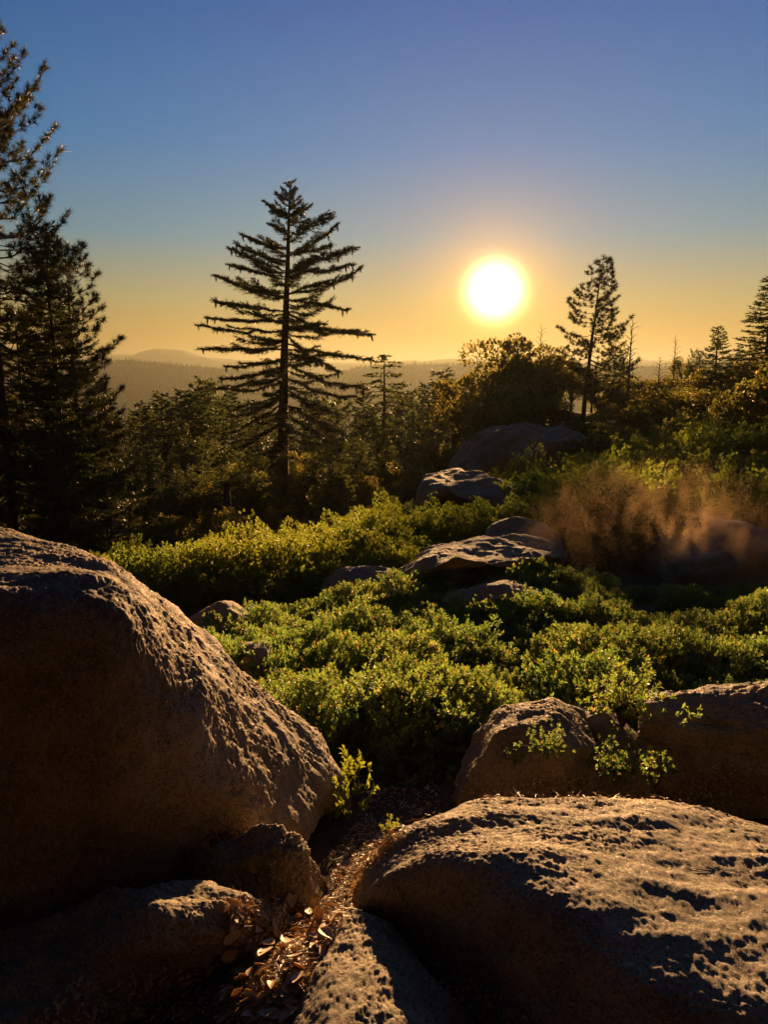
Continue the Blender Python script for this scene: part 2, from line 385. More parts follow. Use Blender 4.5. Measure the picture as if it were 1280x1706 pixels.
def rock(rows, nu, nv, label, mtl=None, amp=1.0, seed=0, fine=True, pos=None, big=1.0, chisel=0, crack=False):
    """rows of 3-D points from the back foot over the top to the front foot -> a closed-looking boulder sunk in the ground"""
    Rw = np.stack([cr_resample(r, 60) for r in rows])
    d = np.concatenate([[0], np.cumsum(np.linalg.norm(np.diff(Rw, axis=0), axis=2).mean(1))]); d /= d[-1]
    Rv = cr_eval(Rw, d, np.linspace(0, 1, nv))
    du = np.concatenate([[0], np.cumsum(np.linalg.norm(np.diff(Rv, axis=1), axis=2).mean(0))]); du /= du[-1]
    Rg = np.swapaxes(cr_eval(np.swapaxes(Rv, 0, 1), du, np.linspace(0, 1, nu)), 0, 1)
    a = np.gradient(Rg, axis=0); b = np.gradient(Rg, axis=1); nrm = unit(np.cross(b, a))
    if nrm[nv // 2, nu // 2, 2] < 0: nrm = -nrm
    p = Rg.reshape(-1, 3).copy(); q = nrm.reshape(-1, 3)
    if chisel:
        qq = np.random.default_rng(seed); cc = p.mean(0); ext = p.std(0)
        for _ in range(16):
            nv_ = unit(qq.normal(size=3) + [0, -.2, .35]); nw_ = unit(nv_ / ext); dd = (p - cc) @ nw_; lim = np.quantile(dd, chisel + qq.uniform(-.03, .03))
            e = dd - lim; sft = .02 * ext.mean(); push = np.where(e > sft, e - sft * .5, np.where(e > 0, e * e / (2 * sft), 0)); p -= nw_[None, :] * (push * .8)[:, None]
    dsp = fbm(p, 1.3, 2, seed=seed) * .07 * big + fbm(p * [.7, 1.3, 1.3], 4.2, 2, seed=seed + 3) * .015 * amp
    if crack:
        sz = np.ptp(p[:, 0]) / 2
        dsp += sz * .045 * fbm(p, 1.6 / sz, 4, .55, seed=seed + 50) - sz * .022 * np.exp(-(fbm(p * [1, 1, 2.2], 1.1 / sz, 3, .5, seed=seed + 60) / .035) ** 2)
    if fine:
        mask = .45 + .55 * np.clip(fbm(p, 2.6, 2, seed=seed + 20) * 2.2 + .55, 0, 1)
        fn = fbm(p, 25, 4, .72, 2.1, seed=seed + 6)
        dsp += amp * (fbm(p, 8.5, 2, .6, seed=seed + 7) * .0028 + mask * (fn * .0056 - np.clip(np.abs(fbm(p, 33, 2, .6, seed=seed + 12)) - .30, 0, .4) * .011))
    p = p + q * dsp[:, None]
    g = Geo(); fc = grid_faces(nu, nv); g.add(p, fc)
    c = p.mean(0); c[2] = p[:, 2].min() if False else gz1(c[0], c[1])
    g.V[0] = g.V[0] - c
    o = link('boulder', g.mesh('boulder', mtl or M_ROCK, True), None, tuple(c), label=label, category='boulder')
    SURF.append(o); return o
def Z_(l): return [PZ(*q) for q in l]
def skirt(row, dy, z, pull=0.0):
    r = [np.array([q[0] * (1 - pull), q[1] + dy, z]) for q in row]; return r
# big boulder on the left
near_e = Z_([(-560, 1020, -.82), (-300, 1005, -.82), (0, 1012, -.86), (110, 1018, -.88), (205, 1040, -.94), (285, 1110, -1.19), (370, 1185, -1.50), (430, 1262, -1.80), (468, 1325, -2.0), (492, 1375, -2.15), (505, 1400, -2.3)])
far_e = Z_([(-560, 900, -.92), (-300, 880, -.92), (0, 889, -.96), (105, 916, -.99), (205, 966, -1.06), (300, 1040, -1.32), (400, 1113, -1.67), (475, 1172, -1.97), (542, 1240, -2.18), (576, 1302, -2.30), (578, 1350, -2.45)])
mid_e = [(a * .45 + b * .55) + np.array([0, 0, .03]) for a, b in zip(near_e, far_e)]
fm = Z_([(-560, 1330, -1.5), (-300, 1320, -1.5), (0, 1300, -1.5), (110, 1290, -1.5), (190, 1290, -1.52), (260, 1300, -1.6), (325, 1320, -1.7), (375, 1350, -1.85), (420, 1375, -1.98), (460, 1390, -2.12), (490, 1410, -2.35)])
fb = Z_([(-560, 1640, -2.3), (-300, 1620, -2.3), (0, 1590, -2.3), (110, 1570, -2.3), (180, 1550, -2.3), (250, 1520, -2.3), (320, 1480, -2.35), (370, 1450, -2.35), (420, 1430, -2.38), (460, 1420, -2.4), (490, 1420, -2.5)])
bk = [q + np.array([.05, .35, -.45]) for q in far_e]; bb = [np.array([q[0], q[1] + .55, -2.75]) for q in far_e]
B1 = rock([bb, bk, far_e, mid_e, near_e, fm, fb], 470, 360, 'huge rounded granite boulder filling the left foreground, sunlit along its sloping top', M_ROCK_WARM, seed=1, amp=1.5, big=.7)
# broad slab bottom right
fe = Z_([(585, 1500, -2.1), (598, 1462, -2.02), (640, 1412, -1.92), (700, 1372, -1.91), (790, 1338, -1.89), (900, 1334, -1.88), (1010, 1334, -1.88), (1110, 1340, -1.88), (1210, 1349, -1.89), (1290, 1368, -1.91), (1420, 1400, -1.92), (1650, 1480, -2.15)])
me1 = Z_([(590, 1530, -2.170), (606, 1492, -2.020), (655, 1440, -1.880), (720, 1400, -1.810), (800, 1385, -1.775), (910, 1395, -1.760), (1040, 1410, -1.750), (1160, 1425, -1.750), (1280, 1440, -1.760), (1390, 1465, -1.790), (1520, 1480, -1.860), (1750, 1540, -2.120)])
ne = Z_([(600, 1550, -2.2), (618, 1510, -2.02), (668, 1470, -1.83), (735, 1445, -1.73), (815, 1462, -1.68), (905, 1510, -1.66), (1010, 1580, -1.65), (1120, 1640, -1.65), (1250, 1690, -1.65), (1400, 1730, -1.67), (1600, 1750, -1.75), (1850, 1800, -2.1)])
nb = Z_([(610, 1565, -2.25), (625, 1545, -2.15), (670, 1560, -2.12), (730, 1600, -2.1), (800, 1660, -2.08), (880, 1730, -2.05), (990, 1800, -2.0), (1100, 1860, -2.0), (1250, 1900, -2.0), (1420, 1930, -2.0), (1700, 1960, -2.0), (1950, 2000, -2.2)])
nbb = [np.array([q[0], q[1] - .03, -2.5]) for q in nb]
fb1 = [q + np.array([0, .1, -.2]) for q in fe]; fb2 = [np.array([q[0], q[1] + .15, -2.8]) for q in fe]
B2 = rock([fb2, fb1, fe, me1, ne, nb, nbb], 520, 400, 'broad low granite slab in the right foreground, its rough top lit golden', M_ROCK, seed=21, amp=1.3, big=.45)
# rock at bottom centre
a1 = Z_([(520, 1545, -2.12), (548, 1525, -2.06), (580, 1515, -2.04), (620, 1528, -2.03), (665, 1565, -2.04), (705, 1615, -2.05), (745, 1660, -2.02), (800, 1700, -2.2)])
a2 = Z_([(500, 1620, -2.05), (525, 1600, -1.94), (570, 1590, -1.88), (620, 1600, -1.87), (670, 1640, -1.88), (715, 1680, -1.91), (760, 1730, -1.97), (830, 1780, -2.2)])
a3 = Z_([(455, 1760, -2.06), (480, 1730, -1.93), (540, 1720, -1.83), (610, 1730, -1.81), (680, 1750, -1.82), (740, 1790, -1.87), (800, 1830, -1.97), (880, 1900, -2.2)])
a4 = Z_([(400, 2000, -2.15), (450, 1960, -2.02), (530, 1950, -1.9), (610, 1950, -1.88), (700, 1970, -1.9), (770, 2000, -1.93), (840, 2060, -2.0), (920, 2150, -2.2)])
B3 = rock([[q + np.array([0, .1, -.5]) for q in a1], a1, a2, a3, a4, [q + np.array([0, -.1, -.5]) for q in a4]], 330, 300, 'sunlit rough rock at the bottom centre beside the leaf litter', M_ROCK, seed=33, amp=1.2, big=.25)
# pointed boulder
c1 = Z_([(335, 1450, -2.2), (352, 1412, -2.0), (380, 1392, -1.92), (420, 1374, -1.86), (470, 1386, -1.88), (515, 1418, -1.97), (543, 1462, -2.12), (555, 1500, -2.35)])
c2 = Z_([(330, 1490, -2.3), (350, 1445, -2.02), (385, 1420, -1.91), (422, 1400, -1.85), (465, 1412, -1.88), (505, 1445, -1.97), (535, 1480, -2.12), (552, 1515, -2.35)])
c3 = Z_([(330, 1530, -2.4), (355, 1500, -2.2), (390, 1490, -2.1), (425, 1485, -2.08), (465, 1490, -2.1), (505, 1502, -2.15), (535, 1515, -2.25), (550, 1530, -2.4)])
B4 = rock([[q + np.array([.02, .2, -.4]) for q in c1], [q + np.array([.01, .1, -.1]) for q in c1], c1, c2, c3, [q + np.array([0, -.03, -.3]) for q in c3]], 260, 220, 'small peaked boulder with a lit rim standing before the big left boulder', M_ROCK, seed=41, amp=2.6, big=.5, chisel=.95)
# low rock under the big boulder
e1 = Z_([(-250, 1560, -2.15), (40, 1540, -2.08), (180, 1500, -2.0), (260, 1470, -1.87), (330, 1450, -1.83), (400, 1470, -1.86), (450, 1500, -1.97), (480, 1530, -2.2)])
e2 = Z_([(-250, 1680, -2.1), (0, 1640, -2.0), (130, 1590, -1.93), (230, 1540, -1.80), (320, 1505, -1.76), (400, 1510, -1.80), (445, 1530, -1.92), (470, 1560, -2.2)])
e3 = Z_([(-250, 1800, -2.1), (0, 1740, -2.02), (120, 1680, -1.96), (220, 1605, -1.9), (320, 1570, -1.87), (385, 1565, -1.93), (420, 1575, -2.03), (440, 1590, -2.2)])
e4 = Z_([(-250, 2000, -2.3), (0, 1900, -2.25), (120, 1800, -2.2), (220, 1690, -2.14), (310, 1640, -2.12), (370, 1615, -2.15), (400, 1610, -2.2), (420, 1610, -2.4)])
B5 = rock([[q + np.array([0, .15, -.5]) for q in e1], e1, e2, e3, e4, [q + np.array([0, -.03, -.3]) for q in e4]], 300, 230, 'low rock in deep shade at lower left with one sunlit patch', M_ROCK_WARM, seed=51, amp=2.2, big=.3, chisel=.93)
def slab_rock(tops, dpy, zf, zn, zb, fpy, label, nu, nv, mtl, seed, amp=1.0, big=.6):
    n = len(tops); e = np.sin(np.linspace(0, math.pi, n)) ** .45
    fr = [PZ(px, py, zf - .5 * (1 - e[i]) * (zf - zb)) for i, (px, py) in enumerate(tops)]
    nr1 = [PZ(px - 6, py + dpy * .55 * max(e[i], .3), (zf + zn) / 2 + .03 - .5 * (1 - e[i]) * (zf - zb)) for i, (px, py) in enumerate(tops)]
    nr2 = [PZ(px - 10, py + dpy * max(e[i], .3), zn - .5 * (1 - e[i]) * (zf - zb)) for i, (px, py) in enumerate(tops)]
    ft = [PZ(px - 10, py + fpy * max(e[i], .4), zb) for i, (px, py) in enumerate(tops)]
    D = abs(zb) * .08
    bk = [q + np.array([0, D * 2, (zb - zf) * .4]) for q in fr]; bb = [np.array([q[0], q[1] + D * 3, zb - .2]) for q in fr]
    return rock([bb, bk, fr, nr1, nr2, ft, [q + np.array([0, 0, -.4]) for q in ft]], nu, nv, label, mtl, seed=seed, amp=amp, big=big, chisel=.95, crack=True)
def outline_rock(tops, zb, dep_f, dep_b, Yc, label, nu=150, nv=90, mtl=None, seed=0, amp=1.0, power=.6, fine=True, big=.5, front_bulge=1.0, chisel=.93):
    """tops: (px, py) silhouette at distance Yc; the section is a rounded arch down to zb in front and behind"""
    T = [P(px, py, Yc) for px, py in tops]
    rows = []
    for t in np.linspace(0, math.pi, 9):
        c = math.cos(t); s_ = max(math.sin(t), 0) ** power
        dy = dep_b * c if c > 0 else dep_f * c * front_bulge
        rows.append([np.array([q[0] * (1 - .0 * abs(c)), q[1] + dy, zb + (q[2] - zb) * s_ - (.12 if s_ < .05 else 0)]) for q in T])
    return rock(rows, nu, nv, label, mtl, amp, seed, fine, big=big, chisel=chisel, crack=True)
t1 = Z_([(745, 1330, -2.630), (757, 1290, -2.450), (785, 1228, -2.310), (820, 1188, -2.210), (850, 1180, -2.190), (885, 1177, -2.170), (925, 1165, -2.130), (962, 1169, -2.150), (985, 1190, -2.280), (1000, 1230, -2.530)])
t2 = Z_([(752, 1345, -2.530), (768, 1308, -2.350), (800, 1265, -2.180), (835, 1235, -2.060), (870, 1222, -2.020), (905, 1210, -2.000), (938, 1198, -1.980), (965, 1195, -2.010), (985, 1210, -2.150), (1000, 1245, -2.430)])
t3 = Z_([(760, 1352, -2.480), (785, 1325, -2.320), (820, 1300, -2.160), (858, 1282, -2.040), (895, 1262, -1.990), (930, 1238, -1.950), (955, 1222, -1.940), (975, 1215, -1.980), (988, 1225, -2.110), (1000, 1255, -2.360)])
t4 = Z_([(775, 1370, -2.6), (800, 1360, -2.55), (835, 1352, -2.5), (870, 1350, -2.48), (905, 1348, -2.46), (940, 1346, -2.46), (962, 1340, -2.44), (980, 1335, -2.44), (992, 1330, -2.46), (1005, 1330, -2.6)])
rock([[q + np.array([0, .15, -.7]) for q in t1], t1, t2, t3, t4, [q + np.array([0, 0, -.3]) for q in t4]], 300, 240, 'tilted rough rock in the middle right, sun on its left slope', M_ROCK_WARM, seed=61, amp=1.8, big=.35, chisel=.93)
u1 = Z_([(1040, 1300, -2.680), (1062, 1200, -2.280), (1082, 1150, -2.130), (1110, 1142, -2.080), (1170, 1140, -2.070), (1230, 1136, -2.060), (1290, 1129, -2.050), (1380, 1125, -2.050), (1480, 1140, -2.080), (1560, 1200, -2.280), (1600, 1300, -2.680)])
u2 = Z_([(1042, 1320, -2.600), (1062, 1240, -2.200), (1085, 1185, -2.000), (1120, 1170, -1.950), (1180, 1166, -1.930), (1240, 1168, -1.920), (1300, 1165, -1.920), (1380, 1165, -1.920), (1490, 1180, -1.950), (1580, 1230, -2.200), (1620, 1320, -2.600)])
u3 = Z_([(1045, 1330, -2.6), (1064, 1270, -2.35), (1090, 1225, -2.18), (1125, 1212, -2.08), (1185, 1215, -2.06), (1245, 1225, -2.06), (1300, 1230, -2.06), (1390, 1235, -2.06), (1490, 1240, -2.1), (1590, 1270, -2.3), (1640, 1330, -2.6)])
u4 = Z_([(1050, 1345, -2.65), (1070, 1335, -2.58), (1095, 1325, -2.52), (1130, 1320, -2.5), (1190, 1322, -2.5), (1250, 1325, -2.5), (1310, 1330, -2.5), (1400, 1335, -2.5), (1500, 1340, -2.5), (1600, 1345, -2.55), (1650, 1350, -2.7)])
rock([[q + np.array([0, .3, -.6]) for q in u1], [q + np.array([0, .12, -.1]) for q in u1], u1, u2, u3, u4, [q + np.array([0, 0, -.3]) for q in u4]], 360, 240, 'long flat-topped dark boulder at the right edge behind the big slab', M_ROCK, seed=81, amp=1.7, big=.5, chisel=.93, crack=True)
outline_rock([(958, 1300), (968, 1200), (985, 1170), (1015, 1165), (1045, 1170), (1060, 1200), (1072, 1300)], -2.7, .3, .3, 4.55, 'small dark rock wedged between the two middle right rocks', 120, 90, M_ROCK, 71, 1.0, .5)
outline_rock([(385, 1120), (395, 1085), (410, 1050), (428, 1037), (442, 1045), (450, 1075), (460, 1120)], -3.0, .3, .3, 6.3, 'small dark pointed stone poking out of the leafy bushes', 60, 50, M_ROCK, 91)
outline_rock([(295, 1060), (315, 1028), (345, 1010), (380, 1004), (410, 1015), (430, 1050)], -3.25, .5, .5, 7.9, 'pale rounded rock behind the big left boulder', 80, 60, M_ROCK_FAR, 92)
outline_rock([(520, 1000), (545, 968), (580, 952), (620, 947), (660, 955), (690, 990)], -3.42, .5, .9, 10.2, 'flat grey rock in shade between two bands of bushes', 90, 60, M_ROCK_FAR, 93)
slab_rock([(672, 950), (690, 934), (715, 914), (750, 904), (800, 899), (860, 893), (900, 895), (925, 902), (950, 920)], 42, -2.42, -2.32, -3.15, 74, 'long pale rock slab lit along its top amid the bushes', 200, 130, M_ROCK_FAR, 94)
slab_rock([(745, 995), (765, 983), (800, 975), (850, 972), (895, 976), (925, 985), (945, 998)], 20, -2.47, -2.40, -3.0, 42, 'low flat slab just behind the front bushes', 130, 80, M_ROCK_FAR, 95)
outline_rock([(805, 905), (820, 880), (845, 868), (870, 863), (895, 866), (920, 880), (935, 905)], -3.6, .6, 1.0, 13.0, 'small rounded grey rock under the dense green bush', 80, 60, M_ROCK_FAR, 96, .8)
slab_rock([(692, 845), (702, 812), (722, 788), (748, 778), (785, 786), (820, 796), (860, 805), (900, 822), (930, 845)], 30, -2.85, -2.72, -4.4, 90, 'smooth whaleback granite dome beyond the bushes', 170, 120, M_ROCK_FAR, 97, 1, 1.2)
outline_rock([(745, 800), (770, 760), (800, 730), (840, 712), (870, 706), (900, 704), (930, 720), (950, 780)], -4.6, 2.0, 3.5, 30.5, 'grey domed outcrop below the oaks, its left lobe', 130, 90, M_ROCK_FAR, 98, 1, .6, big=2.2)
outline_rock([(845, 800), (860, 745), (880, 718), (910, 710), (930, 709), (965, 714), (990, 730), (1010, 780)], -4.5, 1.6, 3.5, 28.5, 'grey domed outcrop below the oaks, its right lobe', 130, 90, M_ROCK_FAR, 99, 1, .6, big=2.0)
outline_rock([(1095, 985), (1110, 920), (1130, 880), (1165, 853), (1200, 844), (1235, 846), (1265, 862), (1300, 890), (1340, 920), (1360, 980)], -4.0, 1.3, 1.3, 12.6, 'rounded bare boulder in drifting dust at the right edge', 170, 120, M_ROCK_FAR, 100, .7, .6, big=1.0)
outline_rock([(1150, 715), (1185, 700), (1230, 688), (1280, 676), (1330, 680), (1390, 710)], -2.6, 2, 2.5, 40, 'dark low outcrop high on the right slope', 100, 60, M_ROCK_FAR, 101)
print('rocks done')

# ------------------------------------------------------------------ shrubs
def shrub_mesh(rad, hgt, sprigs, per, ll, lw, seed, kind, leaf, lump=.22, alpha=(35, 75), flat=.55, inner=.2, stems=16, spl=.05):
    q = np.random.default_rng(seed)
    d = q.normal(size=(sprigs, 3)); d[:, 2] = np.abs(d[:, 2]) * 1.0; d = unit(d)
    rho = np.where(q.uniform(size=sprigs) < inner, q.uniform(.45, .85, sprigs), q.uniform(.84, 1.0, sprigs))
    l = 1 + lump * fbm(d * 1.0, 2.2, 2, seed=seed) * 1.6 + lump * .5 * pn(d * 5.5, seed + 4)
    c = d * (rho * l)[:, None] * [rad, rad, hgt]
    c[:, 2] = np.maximum(c[:, 2], .03) 
    ax = unit(d * [.7, .7, .5] + [0, 0, flat] + q.normal(size=(sprigs, 3)) * .25)
    ref = unit(np.cross(ax, unit(q.normal(size=(sprigs, 3)))))
    bi = np.cross(ax, ref)
    k = np.arange(per); B = []; D = []; NN = []; LL = []
    for j in k:
        an = j * 2.399 + q.uniform(0, .6, sprigs); al = np.radians(q.uniform(alpha[0], alpha[1], sprigs) * (1 - .55 * j / per))
        rd = ref * np.cos(an)[:, None] + bi * np.sin(an)[:, None]
        dd = ax * np.cos(al)[:, None] + rd * np.sin(al)[:, None]
        B.append(c + ax * (spl * (j / per - .5))[..., None] if np.ndim(spl) else c + ax * spl * (j / per - .5)); D.append(dd)
        NN.append(unit(ax - dd * np.sum(ax * dd, 1)[:, None] + q.normal(size=(sprigs, 3)) * .25)); LL.append(ll * q.uniform(.65, 1.15, sprigs) * (1 - .35 * j / per))
    g = Geo(); LL = np.concatenate(LL); g.leaves(np.concatenate(B), np.concatenate(D), np.concatenate(NN), LL, LL * (lw / ll), kind)
    lm = g.mesh('foliage', leaf)
    g = Geo()
    for s in range(stems):
        e = c[q.integers(sprigs)] * .95; m = e * [.45, .45, .5] + q.normal(size=3) * .03
        g.tube(np.array([[0, 0, -.12], m * .4 + q.normal(size=3) * .02, m, (m + e) / 2 + [0, 0, .03 * hgt], e]) , np.array([.018, .014, .01, .007, .003]) * rad / .6, 5)
    return lm, g.mesh('stems', M_TWIG, True)
OL = [shrub_mesh(.54, .42, 2100, 8, .044, .0175, 100 + i, 'fold', M_OLIVE) for i in range(4)]
GR = [shrub_mesh(.85, .74, 3000, 8, .044, .029, 200 + i, 'quad', M_GREEN, lump=.3) for i in range(4)]
GB = [shrub_mesh(1.5, 1.30, 6500, 8, .056, .038, 300 + i, 'quad', M_GREEN, lump=.34, stems=24) for i in range(3)]
FR = [shrub_mesh(1.6, 1.3, 3200, 7, .11, .06, 400 + i, 'quad', M_OAK, lump=.34) for i in range(2)]
SHRUBS = []
def shrub(proto, x, y, sc, word, group, zoff=0.0, sz=None, name='bush'):
    z = gz1(x, y) + zoff
    t = thing(name, (x, y, z), 'x', name.replace('_', ' '), group, rnd.uniform(0, 6.28), (sc, sc, sz or sc * rnd.uniform(.85, 1.15)))
    link('foliage', proto[0], t); link('stems', proto[1], t)
    SHRUBS.append((t, word)); return t
def scatter(protos, px0, px1, y0, y1, spacing, sc, word, group, cond=None, tries=2500, zoff=0):
    pts = []
    for _ in range(tries):
        y = math.sqrt(rnd.uniform(y0 * y0, y1 * y1)); px = rnd.uniform(px0, px1); x = (px - 640) / F * y * 1.03
        if cond and not cond(px, y, x): continue
        if any((x - a) ** 2 + (y - b) ** 2 < spacing ** 2 for a, b in pts): continue
        pts.append((x, y)); shrub(rnd.choice(protos), x, y, sc * rnd.uniform(.62, 1.28), word, group, zoff)
    return pts
ft = 'olive-leaved bushes of the sunlit front thicket'
def front_cond(px, y, x):
    lim = np.interp(px, [330, 420, 500, 600, 760, 850, 1000, 1100, 1700], [6.6, 5.7, 5.0, 4.75, 4.8, 5.4, 5.6, 5.7, 5.7])
    return y > lim and pn(np.array([[x * 1.1, y * 1.1, 3.3]]), 8)[0] > -.32
scatter(OL, 330, 1620, 4.7, 8.3, .40, 1.0, 'olive-leaved bush', ft, front_cond)
def mid_cond(px, y, x):
    if px < 560 and y > 8.9: return False
    if px > 1000: return False
    if 670 < px < 960 and 9.6 < y < 12: return False
    if 520 < px < 700 and y > 9.6: return False
    if 750 < px < 950 and 8.45 < y < 9.1: return False
    return True
scatter(OL, 330, 1010, 8.3, 9.6, .55, .95, 'brownish olive bush', 'olive bushes behind the front thicket', mid_cond)
for px, Y in ((330, 8.0), (375, 7.4), (480, 8.8), (540, 8.8), (610, 9.2), (955, 10.5), (900, 9.4), (980, 9.9)):
    shrub(rnd.choice(OL), (px - 640) / F * Y * 1.03, Y, 1.0, 'brownish olive bush', 'olive bushes behind the front thicket')
lb = 'bright green manzanita bushes on the left bank'
def left_cond(px, y, x):
    return y > np.interp(px, [100, 300, 560], [10.2, 10.4, 11]) and y < np.interp(px, [100, 400, 560, 700], [13, 16, 19, 20])
scatter(GR, 60, 660, 9.5, 20, .92, .95, 'bright green bush', lb, left_cond)
for px, Y, s in ((215, 10.9, .62), (275, 10.7, .66), (335, 10.6, .70), (395, 10.7, .72), (450, 10.9, .72), (505, 11.3, .7), (560, 12.2, .72), (620, 13.0, .7)):
    shrub(rnd.choice(GB), (px - 640) / F * Y * 1.03, Y, s, 'bright green bush', lb)
for px, Y, s in ((765, 15.5, .68), (715, 16.5, .62), (812, 15.8, .6), (690, 15.2, .5), (735, 14.6, .5), (800, 14.6, .48)):
    shrub(rnd.choice(GB), (px - 640) / F * Y * 1.03, Y, s, 'dense green bush', 'dense green bushes before the whaleback dome')
for px, Y, s in ((900, 15.5, .9), (960, 14.8, 1.0), (1035, 15.0, 1.05), (1100, 14.5, .95), (920, 18, 1.0), (1000, 18, 1.15), (1085, 17.5, 1.1), (1160, 16.5, 1.1), (1235, 15.5, 1.1), (1310, 15, 1.1), (1210, 18.5, 1.1), (1290, 18, 1.1), (875, 22, .95), (1390, 15.5, 1.0)):
    shrub(rnd.choice(GB), (px - 640) / F * Y * 1.03, Y, s, 'large green bush', 'large green bushes of the right bank')
for px, Y, s_ in ((690, 9.3, 1.15), (735, 9.35, 1.2), (780, 9.3, 1.15), (830, 9.35, 1.2), (880, 9.3, 1.25), (930, 9.4, 1.2), (760, 7.95, 1.15), (805, 7.9, 1.2), (850, 7.95, 1.15), (900, 7.9, 1.2), (935, 8.0, 1.1)):
    shrub(rnd.choice(OL), (px - 640) / F * Y * 1.03, Y, s_, 'brownish olive bush', 'olive bushes behind the front thicket')
for px, Y, s_ in ((1010, 10.2, .6), (1070, 10.6, .5), (1125, 10.3, .6), (1180, 10.5, .5), (1240, 10.2, .65), (1300, 10.4, .6), (1150, 9.4, .7), (1220, 9.3, .6)):
    shrub(rnd.choice(OL), (px - 640) / F * Y * 1.03, Y, s_, 'brownish olive bush', 'olive bushes behind the front thicket')
scatter(GB, 940, 1500, 20, 27, 2.0, 1.05, 'mid green bush', 'green bushes higher on the right slope', lambda px, y, x: not (px < 1010))
scatter(FR, 1020, 1700, 27, 60, 2.6, 1.1, 'dark bush', 'dark bushes along the right skyline')
scatter(FR, 500, 660, 22, 30, 2.2, .42, 'golden backlit bush', 'bushes at the edge of the valley wood', lambda px, y, x: True)
scatter(FR, 100, 520, 20.5, 30, 2.3, .55, 'shaded valley-edge bush', 'shaded bushes below the left bank')
for px, Y, s_ in ((985, 37, .9), (1010, 39, .9), (960, 38, .8), (1040, 36, .9)):
    shrub(rnd.choice(FR), (px - 640) / F * Y * 1.03, Y, s_, 'dark bush', 'dark bushes along the right skyline')
# little plants among the rocks
SP = [shrub_mesh(.14, .17, 42, 7, .045, .020, 500 + i, 'fold', M_OLIVE, stems=8, inner=.35, spl=.03) for i in range(3)]
SC = shrub_mesh(.24, .23, 190, 8, .044, .019, 530, 'fold', M_OLIVE, stems=26, inner=.45, spl=.03, lump=.75)
SG = [shrub_mesh(.13, .24, 46, 6, .04, .022, 510 + i, 'fold', M_GREEN, stems=8, inner=.35, spl=.03) for i in range(2)]
def sprig(px, py, zoff_py, Y, proto, sc, label, sz=None):
    p = P(px, py, Y)
    t = thing('small_plant', tuple(p), label, 'plant', None, rnd.uniform(0, 6), (sc, sc, sz or sc)); link('foliage', proto[0], t); link('stems', proto[1], t)
sprig(590, 1352, 0, 3.85, SG[0], 1.0, 'small leafy green plant growing against the right end of the big left boulder', 1.45)
sprig(652, 1392, 0, 3.35, SG[1], .42, 'tiny green seedling in the litter behind the right slab')
sprig(1038, 1185, 0, 4.45, SC, .95, 'sunlit leafy plant between the two middle right rocks', 1.0)
sprig(1030, 1285, 0, 4.0, SC, .62, 'small plant in the shaded gap below the middle right rocks')
sprig(912, 1250, 0, 3.75, SC, .42, 'small plant on the shaded side of the tilted rock')
sprig(858, 1265, 0, 3.9, SP[0], .45, 'tiny sprig at the foot of the tilted rock')
sprig(1095, 1290, 0, 3.95, SP[2], .8, 'dim plant rooted under the long dark boulder')

